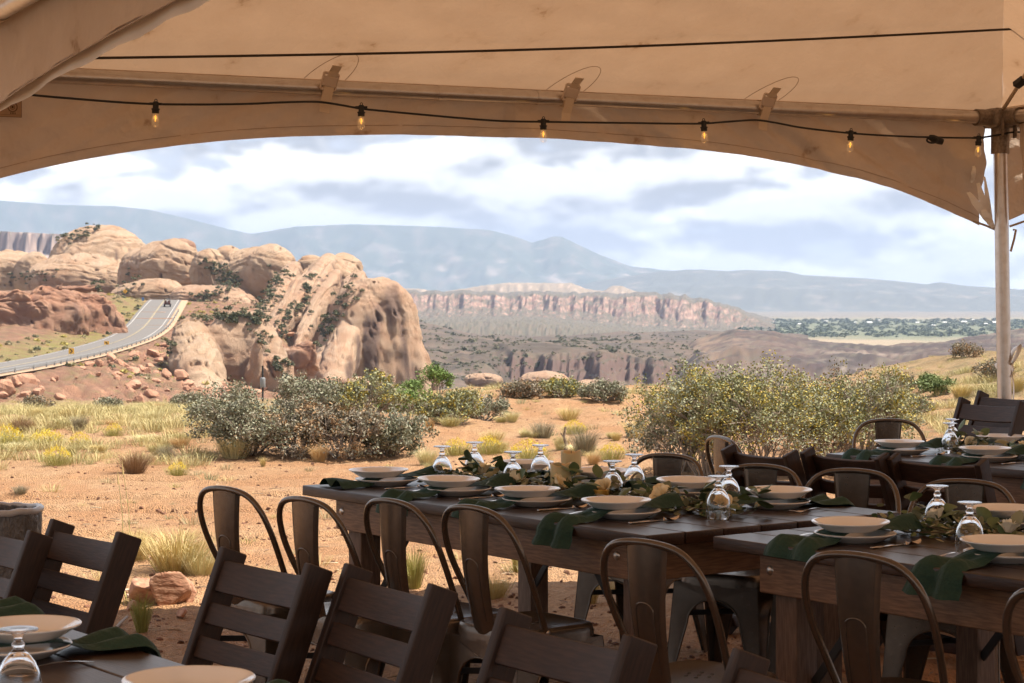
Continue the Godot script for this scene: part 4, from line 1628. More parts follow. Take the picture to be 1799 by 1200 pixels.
func build_tables() -> void:
	var a1 := on(530, 853, TOP)
	var a2 := on(1252, 943, TOP)
	var a3 := on(1452, 797, TOP)
	var a0 := on(60, 1085, TOP)
	var w0 := 1.22
	tables = [[a1, 2.24, 1.24], [a2, 2.44, 1.24], [a3, 2.44, 1.24], [a0 - N * w0 - U * 0.69, 2.44, w0], [a0 - N * w0 + U * 1.78, 2.44, w0]]
	var says := ["long dark plank table laid in the middle, its left end towards the desert", "laid plank table at the right front, butted to the middle table's near end", "laid plank table farthest back at the right, by the tent post", "laid plank table cut off by the picture's bottom left corner", "plank table running on below the bottom left corner table"]
	for k in 5:
		make_table(says[k], tables[k][0], tables[k][1], tables[k][2])

func make_table(say: String, o: Vector3, L: float, W: float) -> void:
	var t := thing("table", say, "table", table_xf(o), "plank tables in rows")
	var n := 7
	var pw := W / n
	for i in n:
		var mb := MB.new()
		mb.box(Transform3D.IDENTITY, Vector3(L, 0.042, pw - 0.004), 0.004)
		part("plank", mb.done(), M.top_x[(i * 2 + int(L * 10)) % 3], t, Transform3D(Basis.IDENTITY, Vector3(L * 0.5, TOP - 0.021, -pw * (i + 0.5))))
	var ah := 0.135
	var ay := TOP - 0.042 - ah * 0.5
	for z in [-0.10, -W + 0.10]:
		var mb := MB.new()
		mb.box(Transform3D.IDENTITY, Vector3(L - 0.28, ah, 0.036), 0.004)
		part("apron", mb.done(), M.apron_x, t, Transform3D(Basis.IDENTITY, Vector3(L * 0.5, ay, z)))
	for x in [0.14, L - 0.14]:
		var mb := MB.new()
		mb.box(Transform3D.IDENTITY, Vector3(0.036, ah, W - 0.24), 0.004)
		part("apron", mb.done(), M.apron_z, t, Transform3D(Basis.IDENTITY, Vector3(x, ay, -W * 0.5)))
	for x in [0.22, L - 0.22]:
		for z in [-0.175, -W + 0.175]:
			var mb := MB.new()
			mb.box(Transform3D.IDENTITY, Vector3(0.10, TOP - 0.045, 0.10), 0.005)
			part("leg", mb.done(), M.leg_y, t, Transform3D(Basis.IDENTITY, Vector3(x, (TOP - 0.045) * 0.5, z)))
		var bt := MB.new()
		bt.lathe(PackedVector2Array([Vector2(0.0, 0.006), Vector2(0.012, 0.005), Vector2(0.017, 0.0), Vector2(0.017, -0.004)]), 12, Transform3D(Basis(Vector3.RIGHT, PI / 2), Vector3(x - 0.03, ay + 0.01, -0.10 + 0.018)))
		part("bolt", bt.done(), M.bolt, t)
	# folding braces of iron between legs and frame
	for x in [0.27, L - 0.27]:
		var sx := 1.0 if x < L * 0.5 else -1.0
		for z in [-0.20, -W + 0.20]:
			var mb := MB.new()
			mb.beam(Vector3(x, 0.28, z), Vector3(x + sx * 0.34, TOP - 0.06, z), 0.03, 0.012, Vector3.RIGHT, 0.002)
			part("brace", mb.done(), M.black, t)

# a sheet metal chair, facing -z, its middle at the origin
func make_metal_chair() -> Node3D:
	var t := Node3D.new()
	var sup := func(a: float, r: float, e: float) -> Vector2:
		var c := cos(a)
		var s := sin(a)
		return Vector2(signf(c) * pow(absf(c), e), signf(s) * pow(absf(s), e)) * r
	var segs := 48
	var mb := MB.new()
	# pressed seat: dished, with a rolled lip and a skirt
	var rings := [[0.0, 0.440], [0.06, 0.440], [0.10, 0.4405], [0.145, 0.443], [0.172, 0.4465], [0.184, 0.444], [0.190, 0.434], [0.192, 0.415], [0.194, 0.392]]
	for r in rings:
		for k in segs:
			var q: Vector2 = sup.call(TAU * k / segs, r[0], 0.42)
			mb.p(Vector3(q.x, r[1], q.y))
	for j in rings.size() - 1:
		for k in segs:
			var k2 := (k + 1) % segs
			mb.quad(j * segs + k, (j + 1) * segs + k, (j + 1) * segs + k2, j * segs + k2)
	var seat := part("seat", mb.done(), M.bronze, t)
	# drain holes pressed into the seat
	mb = MB.new()
	for h in [[0, 0], [0.04, 0.0], [-0.04, 0.0], [0.02, 0.035], [-0.02, 0.035], [0.02, -0.035], [-0.02, -0.035]]:
		mb.lathe(PackedVector2Array([Vector2(0, 0.4418), Vector2(0.0055, 0.4418), Vector2(0.007, 0.4402)]), 8, Transform3D(Basis.IDENTITY, Vector3(h[0], 0, h[1])))
	part("drain_hole", mb.done(), M.black, seat)
	# legs: pressed corner channels that spread from the skirt, arched between
	for cx in [-1.0, 1.0]:
		for cz in [-1.0, 1.0]:
			var lg := MB.new()
			lg.flat = false
			for face in 2:
				var first := lg.v.size()
				var n := 16
				for i in n + 1:
					# the arch from its crown at mid side down to the foot
					var k := float(i) / n
					var y: float
					var inner: float
					if k < 0.55:
						var a := k / 0.55 * PI * 0.5
						y = 0.245 + 0.095 * cos(a)
						inner = 0.118 * sin(a)
					else:
						y = lerpf(0.245, 0.0, (k - 0.55) / 0.45)
						inner = lerpf(0.118, 0.186, (k - 0.55) / 0.45)
					var spread := lerpf(0.194, 0.222, 1.0 - y / 0.40)
					for e in 3:
						var along := lerpf(inner, spread - 0.010, e / 2.0) if y < 0.339 else lerpf(inner, spread - 0.010, e / 2.0)
						var yy := y if e < 2 else lerpf(0.400, 0.0, clampf(k, 0, 1))
						if e == 1:
							yy = lerpf(y, lerpf(0.400, 0.0, k), 0.5)
						if e == 0 and i == 0:
							yy = 0.340
						var sp := lerpf(0.194, 0.222, 1.0 - yy / 0.40)
						if e == 2:
							along = sp - 0.004
						var off := sp - (0.006 if e == 2 else 0.0)
						var q := Vector3(along * cx, yy, off * cz) if face == 0 else Vector3(off * cx, yy, along * cz)
						lg.p(q)
				# close the panel above the arch
				for i in n:
					for e in 2:
						var a := first + i * 3 + e
						if (cx * cz > 0) == (face == 0):
							lg.quad(a, a + 3, a + 4, a + 1)
						else:
							lg.quad(a, a + 1, a + 4, a + 3)
				# strip from mid side to the corner under the skirt
				var b0 := lg.p(Vector3(0, 0.340, 0.198 * cz) if face == 0 else Vector3(0.198 * cx, 0.340, 0))
				var b1 := lg.p(Vector3(0, 0.400, 0.194 * cz) if face == 0 else Vector3(0.194 * cx, 0.400, 0))
				var b2 := lg.p(Vector3(0.188 * cx, 0.400, 0.190 * cz))
				if (cx * cz > 0) == (face == 0):
					lg.tri(b0, first + 2, b1)
					lg.tri(b1, first + 2, b2)
				else:
					lg.tri(b0, b1, first + 2)
					lg.tri(b1, b2, first + 2)
				# rolled bead along the arch
				var pts := PackedVector3Array()
				for i in n + 1:
					pts.append(lg.v[first + i * 3])
				lg.tube(pts, 0.0045, 6)
			part("leg", lg.done(), M.bronze, t)
	# cross brace under the seat
	mb = MB.new()
	mb.beam(Vector3(-0.19, 0.275, -0.19), Vector3(0.19, 0.275, 0.19), 0.022, 0.004, Vector3.UP, 0.001)
	mb.beam(Vector3(-0.19, 0.270, 0.19), Vector3(0.19, 0.270, -0.19), 0.022, 0.004, Vector3.UP, 0.001)
	part("cross_brace", mb.done(), M.black, t)
	# tubular hoop
	var cv := Curve3D.new()
	var hp := [Vector3(-0.178, 0.425, 0.055), Vector3(-0.193, 0.52, 0.098), Vector3(-0.208, 0.63, 0.150), Vector3(-0.206, 0.715, 0.186), Vector3(-0.180, 0.790, 0.214), Vector3(-0.120, 0.838, 0.231), Vector3(0, 0.852, 0.236)]
	var all := hp.duplicate()
	for i in range(hp.size() - 2, -1, -1):
		all.append(hp[i] * Vector3(-1, 1, 1))
	for i in all.size():
		var tg: Vector3 = (all[mini(i + 1, all.size() - 1)] - all[maxi(i - 1, 0)]) / 6.0
		cv.add_point(all[i], -tg, tg)
	var pts := PackedVector3Array()
	for i in 57:
		pts.append(cv.sample_baked(cv.get_baked_length() * i / 56.0, true))
	mb = MB.new()
	mb.tube(pts, 0.0112, 10)
	var hoop := part("back_hoop", mb.done(), M.bronze, t)
	# splat: a pressed sheet, wider above, with a raised arched panel and folded edges
	mb = MB.new()
	mb.sheet(20, 30, func(s: float, v: float) -> Vector3:
		var y := lerpf(0.405, 0.845, v)
		var w := lerpf(0.052, 0.079, pow(v, 1.2))
		var x := lerpf(-w, w, s)
		var z := lerpf(0.178, 0.234, v) + 0.018 * sin(PI * v)
		var fold := -0.012 * smoothstep(0.93, 1.0, absf(s - 0.5) * 2.0)
		return Vector3(x, y, z + fold + 0.010 * (1.0 - pow((s - 0.5) * 2.0, 2.0))))
	mb.sheet(2, 8, func(s: float, v: float) -> Vector3:
		return Vector3(lerpf(-0.05, 0.05, s), lerpf(0.385, 0.41, v), lerpf(0.192, 0.180, v)))
	var splat := part("splat", mb.done(), M.bronze, t)
	# the pressed arch that stands proud on both faces
	for side in [-1.0, 1.0]:
		var bead := PackedVector3Array()
		for i in 33:
			var x: float
			var y: float
			if i < 10:
				x = -0.034
				y = lerpf(0.47, 0.655, i / 10.0)
			elif i > 22:
				x = 0.034
				y = lerpf(0.655, 0.47, (i - 22) / 10.0)
			else:
				var a := PI - PI * (i - 10) / 12.0
				x = 0.034 * cos(a)
				y = 0.655 + 0.024 * sin(a)
			var v := (y - 0.405) / 0.44
			var w := lerpf(0.052, 0.079, pow(v, 1.2))
			bead.append(Vector3(x, y, lerpf(0.178, 0.234, v) + 0.018 * sin(PI * v) + 0.010 * (1.0 - pow(x / w, 2.0)) + 0.0008 * side))
		mb = MB.new()
		mb.tube(bead, 0.0030, 6)
		part("pressed_bead", mb.done(), M.bronze, splat)
	mb = MB.new()
	for s in [-1.0, 1.0]:
		mb.lathe(PackedVector2Array([Vector2(0, 0.006), Vector2(0.007, 0.005), Vector2(0.009, 0.0)]), 10, Transform3D(Basis(Vector3.BACK, -s * PI / 2), Vector3(0.188 * s, 0.435, 0.058)))
	part("rivet", mb.done(), M.bolt, hoop)
	return t

# a wooden folding chair, facing -z
func make_wood_chair(slats: int, below := 0.0) -> Node3D:
	var t := Node3D.new()
	var lean := Vector3(0, 0.86, 0.335).normalized()
	var w := 0.215
	var top := 0.90
	for s in [-1.0, 1.0]:
		# back post and front leg in one
		var mb := MB.new()
		mb.box(Transform3D.IDENTITY, Vector3(0.030, top + 0.03 + below, 0.078), 0.004)
		var y := lean
		var x := Vector3.RIGHT
		part("back_post", mb.done(), M.chair_y, t, Transform3D(Basis(x, y, x.cross(y)), Vector3(w * s, 0, -0.03) + lean * (top * 0.5 + 0.01 - below * 0.5)))
		mb = MB.new()
		var a := Vector3(w * s - 0.033 * s, 0.43, -0.19)
		var b := Vector3(w * s - 0.033 * s, 0.0, 0.36)
		var yy := (a - b).normalized()
		mb.box(Transform3D.IDENTITY, Vector3(0.028, a.distance_to(b), 0.060), 0.004)
		part("rear_leg", mb.done(), M.chair_y, t, Transform3D(Basis(x, yy, x.cross(yy)), (a + b) * 0.5))
	for k in slats:
		var u := top - 0.052 if k == 0 else top - 0.052 - 0.010 - 0.094 * k
		var hgt := 0.088 if k == 0 else 0.060
		var z := lean.cross(Vector3.RIGHT)     # towards the sitter
		if z.z > 0.0:
			z = -z
		part("slat", bent_slat(2.0 * w - 0.032, hgt, 0.019, 0.020), M.chair_x, t, Transform3D(Basis(Vector3.RIGHT, lean, Vector3.RIGHT.cross(lean)), Vector3(0, 0, -0.03) + lean * u + z * 0.018))
	for k in 6:
		var mb := MB.new()
		mb.box(Transform3D.IDENTITY, Vector3(2.0 * w - 0.10, 0.018, 0.062), 0.003)
		part("seat_slat", mb.done(), M.chair_x, t, Transform3D(Basis.IDENTITY, Vector3(0, 0.447, -0.215 + 0.069 * k)))
	for s in [-1.0, 1.0]:
		var mb := MB.new()
		mb.box(Transform3D.IDENTITY, Vector3(0.024, 0.045, 0.42), 0.003)
		part("seat_rail", mb.done(), M.chair_y, t, Transform3D(Basis.IDENTITY, Vector3((w - 0.075) * s, 0.414, -0.04)))
	for e in [[0.06, 0.30], [0.12, -0.012]]:
		var mb := MB.new()
		mb.box(Transform3D.IDENTITY, Vector3(2.0 * w - 0.09, 0.05, 0.02), 0.003)
		part("stretcher", mb.done(), M.chair_x, t, Transform3D(Basis.IDENTITY, Vector3(0, e[0], e[1])))
	return t

func bent_slat(w: float, h: float, th: float, sag: float) -> ArrayMesh:
	var mb := MB.new()
	var n := 8
	var b := 0.003
	var prof := [Vector2(-h / 2 + b, -th / 2), Vector2(h / 2 - b, -th / 2), Vector2(h / 2, -th / 2 + b), Vector2(h / 2, th / 2 - b), Vector2(h / 2 - b, th / 2), Vector2(-h / 2 + b, th / 2), Vector2(-h / 2, th / 2 - b), Vector2(-h / 2, -th / 2 + b)]
	var m := prof.size()
	for i in n + 1:
		var s := float(i) / n
		var z := sag * (1.0 - pow((s - 0.5) * 2.0, 2.0))
		for q in prof:
			mb.p(Vector3(lerpf(-w / 2, w / 2, s), q.x, q.y + z))
	for i in n:
		for k in m:
			var k2 := (k + 1) % m
			mb.quad(i * m + k, i * m + k2, (i + 1) * m + k2, (i + 1) * m + k)
	return mb.done()

func put_chair(src: Node3D, called: String, say: String, group: String, pos: Vector3, face: Vector3, turn := 0.0) -> Node3D:
	var z := -face
	var b := Basis(Vector3.UP.cross(z).normalized(), Vector3.UP, z).rotated(Vector3.UP, deg_to_rad(turn))
	var o: Node3D = src.duplicate()
	o.name = numbered(called)
	add_child(o)
	o.transform = Transform3D(b, Vector3(pos.x, ground_h(pos.x, pos.z) * 0.5, pos.z))
	tag(o, say, "chair", group)
	return o

func build_chairs() -> void:
	var metal := make_metal_chair()
	var wood := make_wood_chair(5)
	var g1 := "dark bronze metal chairs along the middle table"
	var g2 := "slatted wooden folding chairs"
	# top of the hoop seen at (x, y): the chair's middle lies 0.236 ahead of it
	var near_side := [
		[385, 852, 8, "metal chair farthest left, its back against the open sand"],
		[528, 868, 4, "metal chair second from the left, between the sand and the table's end"],
		[684, 871, 2, "metal chair third from the left, in front of the table's left leg"],
		[826, 884, 2, "metal chair fourth from the left, its splat over the plank apron"],
		[1122, 946, 6, "large metal chair in the middle front, before the near table end"],
		[1488, 966, 8, "large metal chair in front of the right front table"],
		[1868, 1030, 4, "metal chair cut off by the picture's right edge"]]
	for e in near_side:
		var q := on(e[0], e[1], 0.862)
		put_chair(metal, "metal_chair", e[3], g1, q + N * 0.236, N, e[2])
	var far_side := [
		[1176, 796, 16, "metal chair on the far side behind the pair of left goblets"],
		[1340, 812, 20, "metal chair facing us on the far side, under the first slatted chair"],
		[1500, 820, 26, "metal chair facing us on the far side, over the fork and plate"],
		[1697, 838, 28, "metal chair facing us at the right, behind two tall goblets"]]
	for e in far_side:
		var q := on(e[0], e[1], 0.862)
		var f := (-N).rotated(Vector3.UP, deg_to_rad(e[2]))
		put_chair(metal, "metal_chair", e[3], g1, q + f * 0.236, f)
	var q := on(1563, 737, 0.862)
	put_chair(metal, "metal_chair", "metal chair facing us beside the farthest table's end, against the bushes", g1, q + Vector3(0.05, 0, 0.99).normalized() * 0.2, Vector3(0.05, 0, 0.99).normalized())
	q = on(1338, 764, 0.862)
	put_chair(metal, "metal_chair", "metal chair seen edge on, only its hoop above the slatted chair", g1, q, Vector3(0.93, 0, -0.35).normalized())
	# wooden folding chairs down the bottom left table, facing it
	var lefts := [
		[-18, 908, 58, 924, "slatted folding chair cut off by the left edge, beside the bin"],
		[118, 912, 222, 932, "slatted folding chair second from the left edge, before the stones"],
		[402, 957, 575, 990, "slatted folding chair third in the front row, over the first metal chair"],
		[592, 977, 832, 1034, "slatted folding chair fourth in the front row, large and dark"],
		[885, 1064, 1160, 1124, "slatted folding chair fifth in the front row, only its upper half in view"],
		[1302, 1130, 1590, 1215, "slatted folding chair at the bottom edge, only its top slat in view"]]
	for e in lefts:
		var h := 0.875
		var a := on(e[0], e[1], h)
		var b := on(e[2], e[3], h)
		var dir := (b - a).normalized()
		dir.y = 0
		dir = dir.normalized()
		var f := -Vector3(dir.z, 0, -dir.x).normalized()   # towards the table
		if f.dot(N) > 0.0:
			f = -f
		var m := (a + b) * 0.5
		put_chair(wood, "folding_chair", e[4], g2, m + f * 0.31, f)
	var backs := [
		[1274, 784, 1390, 788, "slatted folding chair left of three with their backs to us at the far table", -3],
		[1416, 791, 1548, 796, "slatted folding chair, middle of three with their backs to us", 3],
		[1570, 800, 1722, 806, "slatted folding chair, right of three with their backs to us", 10]]
	for e in backs:
		var a := on(e[0], e[1], 0.875)
		var b := on(e[2], e[3], 0.875)
		var m := (a + b) * 0.5
		var f := N.rotated(Vector3.UP, deg_to_rad(e[5]))
		put_chair(wood, "folding_chair", e[4], g2, m + f * 0.31, f)
	# two folded ones lean at the post
	for e in [[1688, 700, 10.85, "front one of two folded wooden chairs leaning by the tent post"], [1720, 688, 11.05, "rear one of two folded wooden chairs leaning by the tent post"]]:
		var t: Node3D = thing("folding_chair", e[3], "chair", Transform3D.IDENTITY, "folded wooden chairs at the post")
		var src := make_wood_chair(5, 0.20)
		for c in src.get_children():
			if (c.name as String).begins_with("rear_leg") or (c.name as String).begins_with("stretcher") or (c.name as String).begins_with("seat"):
				c.free()
		for c in src.get_children():
			src.remove_child(c)
			t.add_child(c, true)
		for k in 5:
			var mb := MB.new()
			mb.box(Transform3D.IDENTITY, Vector3(0.33, 0.062, 0.018), 0.003)
			var lean := Vector3(0, 0.86, 0.335).normalized()
			part("seat_slat", mb.done(), M.chair_x, t, Transform3D(Basis(Vector3.RIGHT, lean, Vector3.RIGHT.cross(lean)), Vector3(0, 0, -0.09) + lean * (0.16 + 0.07 * k)))
		src.free()
		var top := at(e[0] + 60, e[1], e[2])
		var f := Vector3(-0.84, 0, 0.54)
		t.transform = Transform3D(Basis(Vector3.UP.cross(-f).normalized(), Vector3.UP, -f), Vector3(top.x, top.y - 0.875, top.z) + f * 0.31)
	metal.free()
	wood.free()

# ---------------------------------------------------------------- what lies on the tables
func plate_mesh(r: float, h: float) -> ArrayMesh:
	var mb := MB.new()
	mb.lathe(PackedVector2Array([Vector2(0.0, 0.0045), Vector2(r * 0.50, 0.0045), Vector2(r * 0.62, 0.007), Vector2(r * 0.74, h * 0.50), Vector2(r * 0.93, h - 0.003), Vector2(r * 0.985, h), Vector2(r, h - 0.0022), Vector2(r * 0.985, h - 0.0052), Vector2(r * 0.90, h - 0.0105), Vector2(r * 0.72, h * 0.22), Vector2(r * 0.64, 0.0015), Vector2(r * 0.62, 0.0), Vector2(r * 0.58, 0.0), Vector2(r * 0.56, 0.002), Vector2(0.0, 0.002)]), 56)
	return mb.done()

func goblet_mesh() -> ArrayMesh:
	# stands on its rim, foot in the air
	var o := [Vector2(0.0395, 0.0), Vector2(0.0435, 0.018), Vector2(0.0450, 0.035), Vector2(0.0440, 0.055), Vector2(0.0395, 0.075), Vector2(0.031, 0.093), Vector2(0.021, 0.106), Vector2(0.0125, 0.114), Vector2(0.0095, 0.119), Vector2(0.0125, 0.124), Vector2(0.0130, 0.127), Vector2(0.0085, 0.132), Vector2(0.0080, 0.139), Vector2(0.0120, 0.146), Vector2(0.0250, 0.150), Vector2(0.0370, 0.1525), Vector2(0.0382, 0.1545), Vector2(0.0370, 0.1560), Vector2(0.020, 0.1555), Vector2(0.0, 0.1550)]
	var i := [Vector2(0.0, 0.108), Vector2(0.010, 0.106), Vector2(0.019, 0.1005), Vector2(0.0285, 0.0895), Vector2(0.0370, 0.073), Vector2(0.0417, 0.054), Vector2(0.0427, 0.035), Vector2(0.0412, 0.018), Vector2(0.0375, 0.0)]
	var pr := PackedVector2Array()
	for q in i:
		pr.append(q)
	pr.append(Vector2(0.0385, -0.0008))
	for q in o:
		pr.append(q)
	var mb := MB.new()
	mb.lathe(pr, 40)
	return mb.done()

func napkin_mesh(kind: int, hang: float) -> ArrayMesh:
	# a folded cloth drawn through between the plates: local x towards the table edge, y up, z across.
	# x = 0 under the plate's middle; the free end hangs at x = 0.27 where the table ends
	var mb := MB.new()
	var ph := kind * 1.7
	var nu := 26
	var nv := 44
	for layer in 2:
		mb.sheet(nu, nv, func(s: float, v: float) -> Vector3:
			var a := (s - 0.5) * 2.0
			var x := lerpf(-0.27, 0.255 + hang + 0.02 * sin(ph), v)
			var w := lerpf(0.050, 0.088, maxf(0.0, v - 0.5) * 2.0) + (0.024 * smoothstep(0.6, 1.0, v))
			var z := a * w + 0.010 * sin(v * 5.0 + ph) + (0.008 if layer == 1 else 0.0)
			var out := smoothstep(0.55, 0.95, v)
			var inn := smoothstep(0.36, 0.05, v)
			# pressed flat between the plates, rolling up into folds where it is free
			var roll := 0.030 * out * (0.5 - 0.5 * cos(TAU * (a * (0.92 + 0.05 * sin(ph)) + 1.0))) + 0.045 * inn * pow(cos(a * 1.35), 2.0)
			var y := 0.034 - 0.030 * smoothstep(0.56, 0.74, v) - 0.020 * smoothstep(0.32, 0.12, v) + roll + (0.0022 if layer == 1 else 0.0)
			y += 0.003 * n2.get_noise_3d(x * 9.0, a * 1.4, ph) * (out + inn)
			if hang > 0.0:
				var over := maxf(0.0, x - 0.262)
				if over > 0.0:
					var bend := clampf(over / 0.06, 0.0, 1.0)
					y -= over * 0.95 * bend + 0.004
					x = 0.262 + over * lerpf(1.0, 0.5, bend) + roll * bend
					y -= roll * bend
			if inn > 0.0:
				y += 0.012 * inn
			return Vector3(x, y, z))
	return mb.done()

func spoon_mesh() -> ArrayMesh:
	var mb := MB.new()
	mb.sheet(6, 26, func(s: float, v: float) -> Vector3:
		var w: float
		var y := 0.0
		if v < 0.66:
			w = lerpf(0.0075, 0.0032, v / 0.66)
			y = 0.003 + 0.010 * sin(PI * v / 0.66) * 0.5
		else:
			var k := (v - 0.66) / 0.34
			w = 0.0032 + 0.018 * sin(PI * pow(k, 0.8))
			y = 0.012 - 0.012 * sin(PI * k)
		var a := (s - 0.5) * 2.0
		if v > 0.66:
			y += 0.006 * a * a
		return Vector3(a * w, y + 0.002, lerpf(0.10, -0.10, v)))
	return mb.done()

func knife_mesh() -> ArrayMesh:
	var mb := MB.new()
	mb.box(Transform3D(Basis.IDENTITY, Vector3(0, 0.003, 0.06)), Vector3(0.014, 0.006, 0.095), 0.0025)
	mb.box(Transform3D(Basis.IDENTITY, Vector3(0.001, 0.003, -0.05)), Vector3(0.017, 0.0022, 0.125), 0.001)
	return mb.done()

func fork_parts() -> ArrayMesh:
	var mb := MB.new()
	mb.sheet(4, 18, func(s: float, v: float) -> Vector3:
		var w := lerpf(0.0075, 0.0034, minf(1.0, v * 1.3)) + 0.009 * smoothstep(0.78, 1.0, v)
		return Vector3((s - 0.5) * 2.0 * w, 0.004 + 0.011 * sin(PI * v) * 0.6, lerpf(0.10, -0.045, v)))
	for k in 4:
		var x := -0.0105 + 0.007 * k
		mb.tube(PackedVector3Array([Vector3(x, 0.0045, -0.044), Vector3(x, 0.002, -0.065), Vector3(x * 0.95, 0.009, -0.098)]), 0.0017, 6)
	return mb.done()

var proto := {}

func build_place_settings() -> void:
	proto.lower = plate_mesh(0.134, 0.029)
	proto.upper = plate_mesh(0.127, 0.0315)
	proto.goblet = goblet_mesh()
	proto.spoon = spoon_mesh()
	proto.knife = knife_mesh()
	proto.fork = fork_parts()
	for k in 4:
		proto["napkin%d" % k] = napkin_mesh(k, 0.075 if k != 0 else 0.0)
	var th := ["first", "second", "third", "fourth", "fifth"]
	# table, distance along it, side (1 near, -1 far), goblet offset
	var w: float = tables[0][2]
	var list := []
	for k in 4:
		list.append([0, 0.205 + 0.52 * k, 1, "%s place from left, near side of middle table" % th[k]])
	for k in 4:
		list.append([0, 0.235 + 0.54 * k, -1, "%s place from left, far side of middle table" % th[k]])
	for k in 3:
		list.append([1, 0.37 + 0.62 * k, 1, "%s place, near side of the right front table" % th[k]])
	for k in 2:
		list.append([1, 0.40 + 0.64 * k, -1, "%s place, far side of the right front table" % th[k]])
	for k in 3:
		list.append([2, 0.25 + 0.56 * k, 1, "%s place, near side of the farthest table" % th[k]])
	for k in 3:
		list.append([2, 0.30 + 0.56 * k, -1, "%s place, far side of the farthest table" % th[k]])
	list.append([3, 0.56, -1, "far side of corner table, cut by the left edge"])
	list.append([3, 1.19, -1, "far side of corner table, behind the big goblet"])
	list.append([3, 1.97, -1, "corner table, at the picture's bottom edge"])
	var i := 0
	for e in list:
		place(e[0], e[1], e[2], e[3], i)
		i += 1

func place(k: int, s: float, side: int, where: String, i: int) -> void:
	var w: float = tables[k][2]
	var n := 0.285 if side > 0 else w - 0.255
	var inw := N * float(side)         # from the sitter to the table's middle
	var c := tl(k, s, n, 0.0)
	var r := RandomNumberGenerator.new()
	r.seed = 400 + i
	var ax := inw.cross(Vector3.UP).normalized()
	var low := c + Vector3(r.randf_range(-0.006, 0.006), 0.0005, r.randf_range(-0.006, 0.006)) + inw * 0.012
	solo("dinner_plate", proto.lower, M.china_shade, "lower cream plate, " + where, "plate", Transform3D(Basis.IDENTITY, low), "lower dinner plates")
	var b := Basis(-inw, Vector3.UP, (-inw).cross(Vector3.UP)).rotated(Vector3.UP, r.randf_range(-0.16, 0.16))
	var kind := 1 + i % 3
	if i == 0 or side < 0:
		kind = 0 if i == 0 else kind
	solo("napkin", proto["napkin%d" % kind], M.napkin, "dark green napkin, " + where, "napkin", Transform3D(b, c + Vector3.UP * 0.001), "dark green napkins")
	solo("salad_plate", proto.upper, M.china, "upper cream plate, " + where, "plate", Transform3D(Basis(Vector3.UP, r.randf() * TAU) * Basis(ax, r.randf_range(-0.02, 0.02)), c + Vector3.UP * 0.0375 - inw * 0.022 + U * r.randf_range(-0.02, 0.01)), "upper plates")
	# cutlery to the right of the sitter
	var rt := Vector3.UP.cross(inw).normalized() * -1.0
	var cut := Basis(rt, Vector3.UP, rt.cross(Vector3.UP))
	if cut.z.dot(inw) > 0.0:
		cut = Basis(rt * -1.0, Vector3.UP, (rt * -1.0).cross(Vector3.UP))
	var at0 := c + rt * 0.175 + Vector3.UP * 0.0005
	solo("knife", proto.knife, M.steel, "steel knife, " + where, "knife", Transform3D(cut.rotated(Vector3.UP, r.randf_range(-0.1, 0.1)), at0), "table knives")
	solo("spoon", proto.spoon, M.steel, "steel spoon, " + where, "spoon", Transform3D(cut.rotated(Vector3.UP, r.randf_range(-0.16, 0.0)), at0 + rt * 0.026), "spoons")
	solo("fork", proto.fork, M.steel, "steel fork, " + where, "fork", Transform3D(cut.rotated(Vector3.UP, r.randf_range(-0.1, 0.1)), c - rt * 0.170 + Vector3.UP * 0.0005), "forks")
	if k < 3:
		var g := c + inw * 0.215 + rt * 0.135
		var own := {0: [0.25, 0.55], 1: [0.68, 0.61], 2: [1.29, 0.64], 3: [2.03, 0.52], 4: [0.14, 0.80], 5: [0.45, 0.93], 6: [1.09, 0.92], 7: [1.74, 0.84], 8: [0.79, 0.36], 11: [0.36, 0.70]}
		if own.has(i):
			g = tl(k, own[i][0], own[i][1])
		solo("goblet", proto.goblet, M.glass, "upturned goblet, " + where, "goblet", Transform3D(Basis(Vector3.UP, r.randf() * TAU), g + Vector3.UP * 0.0012), "upturned goblets")

